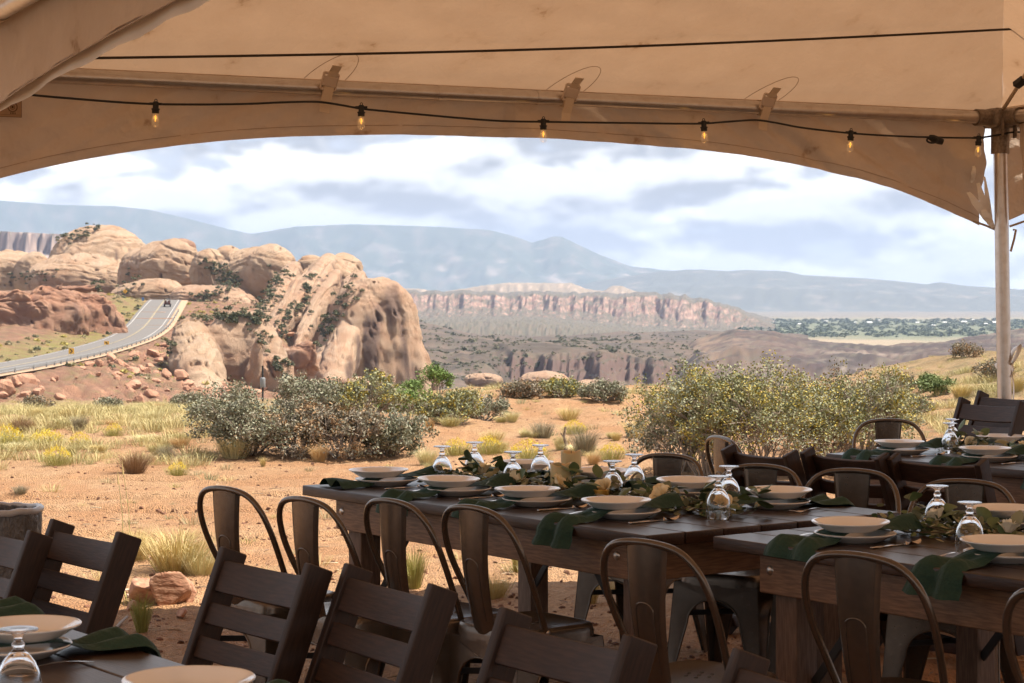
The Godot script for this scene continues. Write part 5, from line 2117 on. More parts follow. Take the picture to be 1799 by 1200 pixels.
func build_garlands() -> void:
	var gq := on(30, 1108, 0.915)
	solo("goblet", proto.goblet, M.glass, "large blurred upturned goblet in the bottom left corner", "goblet", Transform3D(Basis.IDENTITY, Vector3(gq.x, TOP + 0.0012, gq.z)), "upturned goblets")
	var says := ["eucalyptus and rose garland down the middle table", "eucalyptus and rose garland on the right front table", "eucalyptus and rose garland on the farthest table by the post"]
	for k in 3:
		garland(k, says[k])
	# candles
	var pillar := func(h: float, r: float) -> ArrayMesh:
		var mb := MB.new()
		var n := 28
		var pr := [[0.0, 0.0], [r, 0.0], [r, 0.002], [r, h - 0.006], [r * 0.97, h], [r * 0.88, h - 0.001], [r * 0.80, h - 0.012], [0.0, h - 0.014]]
		for e in pr:
			for j in n:
				var a := TAU * j / n
				var dy: float = 0.005 * sin(a * 2.0 + 0.6) + 0.003 * sin(a * 3.0) if e[1] > h * 0.6 and e[0] > r * 0.85 else 0.0
				mb.p(Vector3(e[0] * cos(a), e[1] + dy, e[0] * sin(a)))
		for i in pr.size() - 1:
			for j in n:
				mb.quad(i * n + j, (i + 1) * n + j, (i + 1) * n + (j + 1) % n, i * n + (j + 1) % n)
		return mb.done()
	var cs := [[986, 862, 8.05, 0.122, 0.043, "shorter cream pillar candle in the middle garland"], [1004, 842, 8.35, 0.150, 0.043, "taller cream pillar candle behind the shorter one"]]
	for e in cs:
		var q := at(e[0], e[1], e[2])
		var t := thing("candle", e[5], "candle", Transform3D(Basis.IDENTITY, Vector3(q.x, TOP + 0.0008, q.z)), "cream pillar candles")
		part("wax", pillar.call(e[3], e[4]), M.wax, t)
		var mb := MB.new()
		mb.tube(PackedVector3Array([Vector3(0, e[3] - 0.015, 0), Vector3(0.001, e[3] + 0.002, 0)]), 0.0012, 5)
		part("wick", mb.done(), M.black, t)
	var q := on(1057, 884, TOP)
	var mb := MB.new()
	mb.lathe(PackedVector2Array([Vector2(0, 0.0), Vector2(0.026, 0.0), Vector2(0.030, 0.006), Vector2(0.0315, 0.050), Vector2(0.0300, 0.052), Vector2(0.0285, 0.048), Vector2(0.027, 0.008), Vector2(0.0, 0.008)]), 24)
	solo("candle_cup", mb.done(), M.gold, "small gold candle cup between the candles and the paired goblets", "candle cup", Transform3D(Basis.IDENTITY, Vector3(q.x, TOP + 0.0008, q.z)))

func leaf_mesh(len: float, wide: float, curl: float) -> ArrayMesh:
	var mb := MB.new()
	mb.sheet(4, 6, func(s: float, v: float) -> Vector3:
		var a := (s - 0.5) * 2.0
		var w := wide * pow(sin(PI * clampf(v * 0.93 + 0.04, 0, 1)), 0.75)
		return Vector3(a * w, curl * v * v * len + 0.25 * absf(a) * w, v * len))
	return mb.done()

func rose_petals(r: RandomNumberGenerator) -> Array:
	var out := []
	for k in 13:
		var ring := 0 if k < 3 else 1 if k < 7 else 2
		var a := k * 2.4 + r.randf_range(-0.2, 0.2)
		var rad: float = [0.006, 0.012, 0.018][ring]
		var hgt: float = [0.040, 0.038, 0.033][ring]
		var open: float = [0.05, 0.28, 0.62][ring]
		var mb := MB.new()
		mb.sheet(6, 6, func(s: float, v: float) -> Vector3:
			var b := (s - 0.5) * (1.9 - 0.25 * ring)
			var rr := rad * (0.45 + 0.75 * pow(v, 0.7)) + open * 0.017 * v * v
			var y := hgt * v * (1.0 - 0.22 * pow((s - 0.5) * 2.0, 2.0)) - 0.008 * open * pow(v, 4.0)
			return Vector3(cos(a + b) * rr, y, sin(a + b) * rr))
		out.append(mb.done())
	return out

func garland(k: int, say: String) -> void:
	var r := RandomNumberGenerator.new()
	r.seed = 900 + k
	var L: float = tables[k][1]
	var W: float = tables[k][2]
	var t := thing("garland", say, "garland", Transform3D.IDENTITY, "table garlands")
	# the stems
	var mb := MB.new()
	for j in 7:
		var pts := PackedVector3Array()
		var o := r.randf_range(-0.05, 0.05)
		for i in 22:
			var s := lerpf(0.30, L - 0.30, i / 21.0)
			pts.append(tl(k, s, W * 0.5 + o + 0.05 * sin(s * 4.0 + j), 0.012 + 0.02 * absf(sin(s * 6.0 + j * 1.3))))
		mb.tube(pts, 0.0028, 5)
	part("stem", mb.done(), M.stem, t)
	var big := [leaf_mesh(0.062, 0.026, 0.25), leaf_mesh(0.052, 0.024, -0.2), leaf_mesh(0.075, 0.021, 0.4)]
	var small := [leaf_mesh(0.030, 0.013, 0.3), leaf_mesh(0.024, 0.011, 0.1)]
	var mats := [M.leaf, M.leaf_pale, M.leaf_dark, M.leaf]
	var facing_up := func() -> Basis:
		var z := Vector3(r.randfn(), r.randf_range(-0.25, 0.95), r.randfn()).normalized()
		var x := z.cross(Vector3(r.randfn() * 0.5, 1, r.randfn() * 0.5)).normalized()
		return Basis(x, z.cross(x), z)
	for i in 62:
		var s := r.randf_range(0.26, L - 0.26)
		var q := tl(k, s, W * 0.5 + clampf(r.randfn(0, 0.055), -0.11, 0.11), r.randf_range(0.012, 0.075))
		part("leaf", big[r.randi() % 3], mats[r.randi() % 4], t, Transform3D(facing_up.call(), q))
	# upright sprays of round leaves
	for c in [[0.30, 0.06], [0.44, 0.10], [0.98, 0.03], [1.20, 0.08], [1.86, 0.0], [2.05, 0.05]]:
		for i in 7:
			var q := tl(k, c[0] + r.randfn(0, 0.025), W * 0.5 + c[1] + r.randfn(0, 0.022), r.randf_range(0.04, 0.11))
			part("leaf", big[r.randi() % 2], mats[r.randi() % 4], t, Transform3D(facing_up.call(), q))
	for m in 2:
		var xf := []
		for i in 480:
			var s := r.randf_range(0.22, L - 0.22)
			xf.append(Transform3D(facing_up.call(), tl(k, s, W * 0.5 + r.randfn(0, 0.058), absf(r.randfn(0.0, 0.026)) + 0.006)))
		multi("foliage", small[m], [M.leaf_pale, M.leaf][m], xf, [], t).set_meta("kind", "stuff")
	# roses lie in the garland
	var spots := [[0.42, 0.02], [0.78, -0.05], [0.93, 0.06], [1.06, -0.06], [1.30, -0.03], [1.52, 0.05], [1.72, -0.07], [1.95, -0.02]]
	var names := ["first", "second", "third", "fourth", "fifth", "sixth", "seventh", "last"]
	var on_what: String = ["the middle table's garland", "the right front table's garland", "the farthest table's garland"][k]
	for j in spots.size():
		var pale := r.randf() < 0.5
		var rose := thing("rose", "%s %s rose from the left in %s" % [names[j], "pale cream" if pale else "peach yellow", on_what], "rose", Transform3D.IDENTITY, "roses in the garlands")
		var b: Basis = facing_up.call()
		var up := Vector3(r.randfn() * 0.5, 0.9, r.randfn() * 0.5 + 0.5).normalized()
		b = Basis(up.cross(Vector3.FORWARD).normalized(), up, up.cross(Vector3.FORWARD).normalized().cross(up))
		rose.transform = Transform3D(b.scaled(Vector3.ONE * r.randf_range(1.0, 1.25)), tl(k, spots[j][0] + r.randf_range(-0.03, 0.03), W * 0.5 + spots[j][1], 0.046))
		for pm in rose_petals(r):
			part("petal", pm, M.petal_pale if pale else M.petal, rose)

func build_string_lights() -> void:
	var t := thing("string_lights", "black string light cable with six small bulbs under the eave", "string lights")
	var hn := Vector3(-TD.z, 0, TD.x)
	var place_on := func(x: float, y: float) -> Vector3:
		var dir: Vector3 = at(x, y, 1.0) - EYE
		return EYE + dir * ((TL + TI * 0.07 - EYE).dot(hn) / dir.dot(hn))
	var run := [[-60, 152], [30, 165], [150, 176], [276, 184], [420, 184], [556, 180], [636, 192], [760, 204], [870, 213], [955, 215], [1100, 217], [1236, 218], [1327, 212], [1400, 224], [1494, 235], [1600, 241], [1718, 243], [1752, 238], [1781, 233], [1830, 234]]
	var cv := Curve3D.new()
	for i in run.size():
		var q: Vector3 = place_on.call(run[i][0], run[i][1])
		var a: Vector3 = place_on.call(run[maxi(i - 1, 0)][0], run[maxi(i - 1, 0)][1])
		var b: Vector3 = place_on.call(run[mini(i + 1, run.size() - 1)][0], run[mini(i + 1, run.size() - 1)][1])
		var tg := (b - a) / 6.0
		tg = tg.limit_length(minf(q.distance_to(a), q.distance_to(b)) * 0.4 + 0.02)
		cv.add_point(q, -tg, tg)
	var pts := PackedVector3Array()
	for i in 181:
		pts.append(cv.sample_baked(cv.get_baked_length() * i / 180.0, true))
	var mb := MB.new()
	mb.tube(pts, 0.0055, 7)
	part("cable", mb.done(), M.rubber, t)
	for e in [[276, 184], [636, 190], [955, 214], [1236, 217], [1494, 234], [1718, 243]]:
		var q: Vector3 = place_on.call(e[0], e[1])
		var lean := Basis(Vector3.BACK, rng.randf_range(-0.08, 0.08))
		var s := MB.new()
		s.lathe(PackedVector2Array([Vector2(0, 0.020), Vector2(0.017, 0.018), Vector2(0.021, 0.012), Vector2(0.021, -0.030), Vector2(0.030, -0.032), Vector2(0.030, -0.040), Vector2(0.0255, -0.042), Vector2(0.0255, -0.064), Vector2(0.020, -0.066), Vector2(0.0, -0.066)]), 20)
		s.tube(PackedVector3Array([Vector3(-0.045, 0.002, 0), Vector3(0.045, 0.002, 0)]), 0.009, 8)
		var ring := PackedVector3Array()
		for i in 13:
			ring.append(Vector3(cos(TAU * i / 12.0) * 0.009, 0.026 + sin(TAU * i / 12.0) * 0.009, 0))
		s.tube(ring, 0.003, 6)
		var so := part("socket", s.done(), M.rubber, t, Transform3D(lean.scaled(Vector3.ONE * 0.66), q))
		var b := MB.new()
		b.lathe(PackedVector2Array([Vector2(0.0155, -0.064), Vector2(0.019, -0.080), Vector2(0.0265, -0.110), Vector2(0.0285, -0.128), Vector2(0.0265, -0.145), Vector2(0.019, -0.158), Vector2(0.008, -0.164), Vector2(0.0, -0.165)]), 24)
		part("bulb", b.done(), M.bulb_glass, so)
		var f := MB.new()
		f.tube(PackedVector3Array([Vector3(0, -0.078, 0), Vector3(0, -0.122, 0)]), 0.0032, 6)
		part("filament", f.done(), M.filament, so)
		var w := MB.new()
		w.tube(PackedVector3Array([Vector3(0, -0.064, 0), Vector3(0, -0.078, 0)]), 0.0022, 6)
		w.tube(PackedVector3Array([Vector3(0.004, -0.07, 0), Vector3(0.008, -0.11, 0), Vector3(0.0, -0.126, 0)]), 0.0009, 5)
		part("filament_support", w.done(), M.bolt, so)
		var l := OmniLight3D.new()
		l.name = "bulb_light"
		so.add_child(l, true)
		l.position = Vector3(0, -0.10, 0)
		l.light_energy = 0.0006
		l.light_color = Color(1.0, 0.72, 0.36)
		l.light_size = 0.003
		l.omni_range = 12.0
		l.omni_attenuation = 2.0
		l.shadow_enabled = true
	var q: Vector3 = place_on.call(1643, 246)
	mb = MB.new()
	mb.lathe(PackedVector2Array([Vector2(0, -0.045), Vector2(0.016, -0.042), Vector2(0.021, -0.02), Vector2(0.021, 0.02), Vector2(0.013, 0.042), Vector2(0, 0.045)]), 12, Transform3D(Basis(Vector3.BACK, PI / 2 - 0.35), q))
	var lp := PackedVector3Array()
	for i in 15:
		var a := TAU * i / 14.0
		lp.append(q + Vector3(-0.025 + 0.03 * cos(a), 0.016 * sin(a) - 0.004, 0.02))
	mb.tube(lp, 0.006, 6)
	part("plug", mb.done(), M.rubber, t)

# ---------------------------------------------------------------- along the road
func build_roadside() -> void:
	# guard rail on the outer side of the bend
	var g := thing("guard_rail", "low steel guard rail along the outer edge of the highway bend", "guard rail")
	var last := Vector3.ZERO
	var n := 0
	for k in range(6, 82, 2):
		var q := road[k] + road_side(k) * 5.3
		q.y += 0.05
		if n > 0:
			var mb := MB.new()
			mb.beam(last + Vector3.UP * 0.55, q + Vector3.UP * 0.55, 0.34, 0.09, Vector3.UP, 0.03)
			part("rail", mb.done(), M.galv, g)
		var pm := MB.new()
		pm.box(Transform3D(Basis.IDENTITY, q + Vector3.UP * 0.3), Vector3(0.20, 0.8, 0.20), 0.02)
		part("post", pm.done(), M.galv, g)
		last = q
		n += 1
	var signs := [[237, 604, 402, 596, "yellow chevron sign right of the bend, nearest the jeep"], [272, 600, 428, 584, "yellow chevron sign farthest right at the road's edge"], [188, 618, 368, 604, "yellow chevron sign at the middle of the guard rail"], [126, 626, 330, 617, "small yellow chevron sign farthest left along the bend"], [221, 530, 545, 512, "yellow diamond sign under the slickrock, left of the crest"], [320, 533, 540, 524, "yellow diamond sign at the right of the road's crest"]]
	var src: Node3D = null
	for e in signs:
		var q := at(e[0], e[1], e[2])
		var h: float = (e[1] - e[3]) / F * e[2]
		var t := thing("road_sign", e[4], "road sign", Transform3D(Basis.IDENTITY, q), "yellow road signs")
		var mb := MB.new()
		mb.box(Transform3D(Basis.IDENTITY, Vector3(0, h * 0.5 - 0.8, -0.05)), Vector3(0.09, h + 1.6, 0.06), 0.01)
		part("post", mb.done(), M.galv, t)
		mb = MB.new()
		var diamond: bool = "diamond" in e[4]
		mb.box(Transform3D(Basis(Vector3.BACK, PI / 4 if diamond else 0.0), Vector3(0, h, 0)), Vector3(0.92, 0.92 if diamond else 1.0, 0.03), 0.008)
		part("panel", mb.done(), M.sign_yellow, t)
		mb = MB.new()
		if diamond:
			mb.tube(PackedVector3Array([Vector3(-0.05, h - 0.28, 0.02), Vector3(-0.05, h + 0.02, 0.02), Vector3(0.14, h + 0.26, 0.02)]), 0.05, 6)
		else:
			mb.beam(Vector3(-0.22, h + 0.36, 0.02), Vector3(0.16, h, 0.02), 0.16, 0.01, Vector3(1, 1, 0), 0.001)
			mb.beam(Vector3(-0.22, h - 0.36, 0.02), Vector3(0.16, h, 0.02), 0.16, 0.01, Vector3(1, -1, 0), 0.001)
		part("chevron", mb.done(), M.black, t)
	# small blue notice near the crest
	var bq := at(252, 532, 520)
	var bt := thing("notice_post", "small blue notice on a post left of the road near its crest", "road sign", Transform3D(Basis.IDENTITY, bq))
	var bm := MB.new()
	bm.box(Transform3D(Basis.IDENTITY, Vector3(0, 0.1, 0)), Vector3(0.08, 1.8, 0.06), 0.01)
	part("post", bm.done(), M.galv, bt)
	bm = MB.new()
	bm.box(Transform3D(Basis.IDENTITY, Vector3(0, 1.0, 0.06)), Vector3(0.6, 0.9, 0.03), 0.01)
	part("panel", bm.done(), std(lin(0.10, 0.20, 0.38), 0.5), bt)
	build_jeep()
	# marker post in the brush
	var q := at(462, 668, 33.0)
	var t := thing("marker_post", "thin dark post with a grey can at its foot, behind the left bush", "post", Transform3D(Basis.IDENTITY, q))
	var mb := MB.new()
	mb.tube(PackedVector3Array([Vector3(0, -0.35, 0), Vector3(0, 0.24, 0)]), 0.016, 8)
	part("pole", mb.done(), M.black, t)
	mb = MB.new()
	mb.lathe(PackedVector2Array([Vector2(0, -0.12), Vector2(0.045, -0.12), Vector2(0.045, 0.03), Vector2(0.03, 0.045), Vector2(0, 0.045)]), 14)
	part("can", mb.done(), M.galv, t)

func build_jeep() -> void:
	var k := 0
	for i in 121:
		if absf(-road[i].z - 493.0) < absf(-road[k].z - 493.0):
			k = i
	var dir := road[mini(k + 1, 120)] - road[k - 1]
	var z := -dir.normalized()
	var x := Vector3.UP.cross(z).normalized()
	var pos := road[k] + road_side(k) * 1.9 + Vector3.UP * 0.12
	var t := thing("jeep", "open dark off-road buggy driving up the highway", "jeep", Transform3D(Basis(x, z.cross(x), z), pos))
	var mb := MB.new()
	mb.box(Transform3D(Basis.IDENTITY, Vector3(0, 0.78, 0)), Vector3(1.55, 0.5, 3.3), 0.12)
	mb.box(Transform3D(Basis.IDENTITY, Vector3(0, 1.0, -1.0)), Vector3(1.4, 0.3, 1.2), 0.1)
	part("body", mb.done(), std(lin(0.06, 0.035, 0.03), 0.4), t)
	mb = MB.new()
	mb.box(Transform3D(Basis.IDENTITY, Vector3(0, 0.95, 1.66)), Vector3(1.45, 0.28, 0.06), 0.03)
	part("tailgate", mb.done(), std(lin(0.09, 0.03, 0.022), 0.4), t)
	mb = MB.new()
	for sx in [-0.68, 0.68]:
		mb.tube(PackedVector3Array([Vector3(sx, 1.0, 1.45), Vector3(sx * 0.92, 1.85, 1.1), Vector3(sx * 0.92, 1.9, -0.2), Vector3(sx, 1.05, -0.75)]), 0.04, 6)
	part("roll_cage", mb.done(), M.black, t)
	mb = MB.new()
	mb.box(Transform3D(Basis.IDENTITY, Vector3(0, 1.94, 0.45)), Vector3(1.35, 0.06, 1.5), 0.03)
	part("roof", mb.done(), M.black, t)
	for sx in [-0.42, 0.42]:
		mb = MB.new()
		mb.box(Transform3D(Basis.IDENTITY, Vector3(sx, 1.25, 0.5)), Vector3(0.5, 0.6, 0.2), 0.06)
		part("seat", mb.done(), std(lin(0.22, 0.10, 0.06), 0.7), t)
		mb = MB.new()
		mb.box(Transform3D(Basis.IDENTITY, Vector3(sx * 1.55, 0.88, 1.67)), Vector3(0.14, 0.14, 0.05), 0.02)
		part("tail_light", mb.done(), std(lin(0.5, 0.02, 0.02), 0.3), t)
	for sx in [-0.72, 0.72]:
		for sz in [-1.15, 1.15]:
			var o := Transform3D(Basis(Vector3.BACK, PI / 2), Vector3(sx, 0.40, sz))
			mb = MB.new()
			mb.lathe(PackedVector2Array([Vector2(0.22, -0.15), Vector2(0.37, -0.15), Vector2(0.40, -0.10), Vector2(0.40, 0.10), Vector2(0.37, 0.15), Vector2(0.22, 0.15)]), 18, o)
			var wh := part("wheel", mb.done(), M.black, t)
			mb = MB.new()
			mb.lathe(PackedVector2Array([Vector2(0, 0.10), Vector2(0.22, 0.12), Vector2(0.22, -0.12), Vector2(0, -0.10)]), 12, o)
			part("rim", mb.done(), M.galv, wh)

# ---------------------------------------------------------------- plants
func blade_mesh(n: int, h: float, spread: float, wide: float, droop: float, seed_: int, base_r := 0.12) -> ArrayMesh:
	# a tuft of grass blades, each blade in one even tone
	var r := RandomNumberGenerator.new()
	r.seed = seed_
	var mb := MB.new()
	for k in n:
		var a := r.randf() * TAU
		var out := Vector3(cos(a), 0, sin(a))
		var tilt := spread * sqrt(r.randf())
		var hh := h * r.randf_range(0.55, 1.08)
		var p0 := out * base_r * sqrt(r.randf()) * (0.5 + tilt)
		var side := Vector3(-out.z, 0, out.x).rotated(Vector3.UP, r.randf_range(-1.2, 1.2)) * wide * r.randf_range(0.6, 1.2)
		var tone := r.randf_range(0.75, 1.2)
		var c := Color(tone, tone, tone * r.randf_range(0.85, 1.05))
		var m1 := p0 + out * hh * tilt * 0.42 + Vector3.UP * hh * 0.55
		var m2 := p0 + out * hh * tilt * (0.95 + droop * 0.3) + Vector3.UP * hh * (1.0 - droop * tilt * 0.8)
		var i := mb.p(p0 - side, c)
		mb.p(p0 + side, c)
		mb.p(m1 - side * 0.75, c)
		mb.p(m1 + side * 0.75, c)
		mb.p(m2, c)
		mb.quad(i, i + 1, i + 3, i + 2)
		mb.tri(i + 2, i + 3, i + 4)
	return mb.done()

func twig_mesh(n: int, h: float, wide: float, r0: float, seed_: int, forks := 3) -> Array:
	# woody stems that fork; gives back [mesh, tips]
	var r := RandomNumberGenerator.new()
	r.seed = seed_
	var mb := MB.new()
	var tips := []
	for k in n:
		var a := r.randf() * TAU
		var tilt := r.randf_range(0.1, 1.0)
		var q := Vector3(cos(a), 0, sin(a)) * 0.10 * r.randf()
		var dir := (Vector3(cos(a) * tilt * wide, 1.0, sin(a) * tilt * wide)).normalized()
		grow(mb, r, q, dir, h * r.randf_range(0.30, 0.45), r0, forks, tips)
	return [mb.done(), tips]

func grow(mb: MB, r: RandomNumberGenerator, q: Vector3, dir: Vector3, len: float, rad: float, forks: int, tips: Array) -> void:
	var mid := q + dir * len * 0.5 + Vector3(r.randfn(), r.randfn() * 0.5, r.randfn()) * len * 0.07
	var end := q + dir * len + Vector3(r.randfn(), r.randfn() * 0.5, r.randfn()) * len * 0.08
	mb.tube(PackedVector3Array([q, mid, end]), rad, 4, rad * 0.62, false)
	if forks <= 1:
		tips.append([end, dir])
		if forks <= 0:
			tips.append([mid, dir])
	if forks <= 0:
		return
	for k in 2 + (1 if r.randf() < 0.55 else 0):
		var nd := (dir + Vector3(r.randfn(), r.randfn() * 0.6 + 0.1, r.randfn()) * 0.55).normalized()
		grow(mb, r, end, nd, len * r.randf_range(0.6, 0.85), rad * 0.62, forks - 1, tips)

func sprig_mesh(size: float, seed_: int, n := 7) -> ArrayMesh:
	# a few small leaves at the end of a twig
	var r := RandomNumberGenerator.new()
	r.seed = seed_
	var mb := MB.new()
	mb.flat = true
	for k in n:
		var q := Vector3(r.randfn(), r.randfn(), r.randfn()) * size * 1.5
		var a := Vector3(r.randfn(), r.randfn(), r.randfn()).normalized() * size
		var b := a.cross(Vector3(r.randfn(), r.randfn(), r.randfn())).normalized() * size * 0.55
		var i := mb.p(q - a)
		mb.p(q + b)
		mb.p(q + a)
		mb.p(q - b)
		mb.quad(i, i + 1, i + 2, i + 3)
	return mb.done()

func shrub(say: String, base: Vector3, h: float, wide: float, leaves: int, size: float, cols: Array, seed_: int, called := "shrub", category := "shrub", squash := Vector3.ONE, twigs := 11, rad := 0.018) -> void:
	var r := RandomNumberGenerator.new()
	r.seed = seed_
	var t := thing(called, say, category, Transform3D(Basis(Vector3.UP, r.randf() * TAU), base).scaled_local(squash))
	var tw := twig_mesh(twigs, h, wide, rad, seed_)
	part("stem", tw[0], M.twig, t)
	var tips: Array = tw[1]
	var xf := []
	var co := []
	for k in leaves:
		var e = tips[r.randi() % tips.size()]
		var q: Vector3 = e[0] + Vector3(r.randfn(), r.randfn(), r.randfn()) * h * 0.038
		if q.y < 0.02:
			q.y = 0.02 + r.randf() * 0.1
		var lump := n1.get_noise_3dv(q * (2.2 / maxf(h, 0.3)) + Vector3.ONE * seed_)
		if lump < -0.22 + r.randf_range(-0.1, 0.1):
			continue
		var b := Basis.from_euler(Vector3(r.randf() * TAU, r.randf() * TAU, r.randf() * TAU)).scaled(Vector3.ONE * r.randf_range(0.7, 1.35))
		xf.append(Transform3D(b, q))
		co.append(cols[clampi(int((0.5 + lump * 1.1 + r.randf_range(-0.22, 0.22)) * cols.size()), 0, cols.size() - 1)] * r.randf_range(0.85, 1.1))
	multi("leaves", sprig_mesh(size, seed_ + 3), M.plant, xf, co, t).set_meta("kind", "stuff")

func tint(c: Color) -> StandardMaterial3D:
	var key := "tint" + c.to_html()
	if not M.has(key):
		var m: StandardMaterial3D = M.plant.duplicate()
		m.albedo_color = c.linear_to_srgb()
		M[key] = m
	return M[key]

func gpos(x: float, y: float) -> Vector3:
	# the ground seen at that pixel
	var d := EYE.y * F / (y - 525.0)
	for k in 6:
		var q := at(x, y, d)
		d = (EYE.y - ground_h(q.x, -d)) * F / (y - 525.0)
	var q := at(x, y, d)
	return Vector3(q.x, ground_h(q.x, q.z), q.z)

func build_plants() -> void:
	var sage := [Color(0.19, 0.19, 0.12), Color(0.28, 0.28, 0.20), Color(0.135, 0.14, 0.08), Color(0.24, 0.21, 0.14)]
	var olive := [Color(0.20, 0.20, 0.085), Color(0.28, 0.28, 0.155), Color(0.145, 0.155, 0.062), Color(0.36, 0.28, 0.045), Color(0.25, 0.255, 0.165)]
	var grey := [Color(0.20, 0.165, 0.115), Color(0.25, 0.21, 0.155), Color(0.155, 0.14, 0.09), Color(0.29, 0.175, 0.085)]
	var green := [Color(0.15, 0.22, 0.04), Color(0.20, 0.27, 0.06), Color(0.10, 0.16, 0.03)]
	# the big bushes: [x, y of the foot, height px, width px, leaves, palette, label]
	var big := [
		[438, 800, 178, 150, 1700, sage, "left end of the big thicket, grey green and leafy", 11],
		[520, 802, 140, 150, 1300, grey, "twiggy dry bush in the middle of the big thicket", 12],
		[606, 806, 134, 160, 1300, grey, "brownish bush right of the thicket's middle, many bare twigs", 13],
		[690, 800, 120, 150, 1300, sage, "grey green bush at the right end of the big thicket", 14],
		[640, 760, 120, 170, 1100, olive, "yellow green bush rising behind the big thicket", 15],
		[540, 770, 118, 150, 1100, sage, "grey green bush rising behind the thicket's left half", 16],
		[795, 742, 90, 120, 1000, olive, "olive bush right of the thicket, beside the bright green juniper", 17],
		[850, 738, 76, 110, 900, sage, "low grey green bush left of the bare sand mound", 18],
		[720, 728, 80, 120, 800, green, "fresh green bush at the back of the thicket", 19],
		[920, 716, 50, 100, 700, grey, "low brown bush on the skyline above the sand mound", 20],
		[985, 712, 52, 90, 700, olive, "low olive bush right of the skyline's middle", 21],
		[1060, 722, 56, 110, 800, sage, "grey bush on the rim left of the right thicket", 22],
		[1196, 832, 140, 120, 1500, sage, "grey leafy bush at the left end of the right thicket", 31],
		[1245, 842, 225, 190, 2600, olive, "tall silver leaved bush behind the middle metal chairs", 32],
		[1345, 846, 235, 190, 2600, olive, "tallest bush in the right thicket, with yellowing tips", 33],
		[1440, 836, 170, 170, 1800, olive, "yellow green bush right of the thicket's middle", 34],
		[1510, 828, 185, 130, 1700, olive, "broad bush at the right end of the thicket, leaning right", 35],
		[1480, 800, 150, 160, 1200, grey, "dry twiggy bush between the yellow green ones", 36],
		[60, 722, 34, 150, 500, grey, "low grey brush on the field's far edge at left", 24],
		[190, 718, 30, 120, 420, sage, "low grey green brush on the field's far edge", 25],
		[330, 716, 44, 90, 420, sage, "grey green brush at the foot of the leaning rock finger", 26],
		[1592, 742, 60, 90, 500, olive, "small bush beyond the far table, left of the post", 37]]
	for e in big:
		var q := gpos(e[0], e[1])
		var px := F / -q.z
		var h: float = e[2] / px
		var w: float = e[3] / px
		shrub(e[6], q, h * (0.80 if e[7] > 30 else 0.62), clampf(w / h * (1.05 if e[7] > 30 else 1.5), 0.6, 2.4), int(e[4] * 1.15), 0.012 if e[7] > 30 else 0.015, e[5], e[7], "shrub", "shrub", Vector3.ONE, 32, 0.009)
	var jq := gpos(770, 692)
	shrub("bright green young juniper on the rim behind the left thicket", jq, 0.40, 0.16, 500, 0.018, [Color(0.10, 0.165, 0.03), Color(0.14, 0.21, 0.045)], 41, "juniper", "juniper", Vector3(1, 1, 1), 9, 0.012)
	jq = gpos(722, 694)
	shrub("lower bright green juniper left of the taller one", jq, 0.22, 0.35, 260, 0.018, [Color(0.10, 0.165, 0.03), Color(0.13, 0.20, 0.045)], 42, "juniper", "juniper", Vector3(1, 1, 1), 8, 0.012)
	for e in [[1700, 674, "low brown brush on the crest of the grassy rise behind the post"], [1575, 698, "low brown brush where the rise meets the right thicket"], [1750, 700, "low brown brush between the post and the folded chairs"]]:
		shrub(e[2], gpos(e[0], e[1]), 0.26, 1.9, 420, 0.016, grey, 70 + int(e[0]), "shrub", "shrub", Vector3.ONE, 16, 0.009)
	for e in [[1625, 694, 30, 80, "dark green bush on the grassy rise left of the post"], [1660, 692, 34, 70, "dark green bush nearer the post on the grassy rise"]]:
		var q := gpos(e[0], e[1])
		shrub(e[4], q, 0.20, 1.3, 600, 0.018, [Color(0.10, 0.14, 0.04), Color(0.15, 0.19, 0.06)], 50 + int(e[0]), "shrub", "shrub", Vector3.ONE, 10, 0.014)
	# grass clumps and small brush: prototypes, then one copy each
	var straw := Color(0.56, 0.44, 0.20)
	var pale := Color(0.60, 0.53, 0.30)
	var brown := Color(0.28, 0.17, 0.095)
	var yellow := Color(0.62, 0.46, 0.03)
	var gr := Color(0.25, 0.22, 0.15)
	var tan := Color(0.52, 0.35, 0.17)
	var meshes := [blade_mesh(700, 1.0, 0.95, 0.006, 0.65, 1, 0.26), blade_mesh(600, 1.0, 1.1, 0.006, 0.6, 2, 0.30), blade_mesh(800, 1.0, 1.15, 0.006, 0.35, 3, 0.24), blade_mesh(380, 1.0, 0.7, 0.006, 0.8, 4, 0.16)]
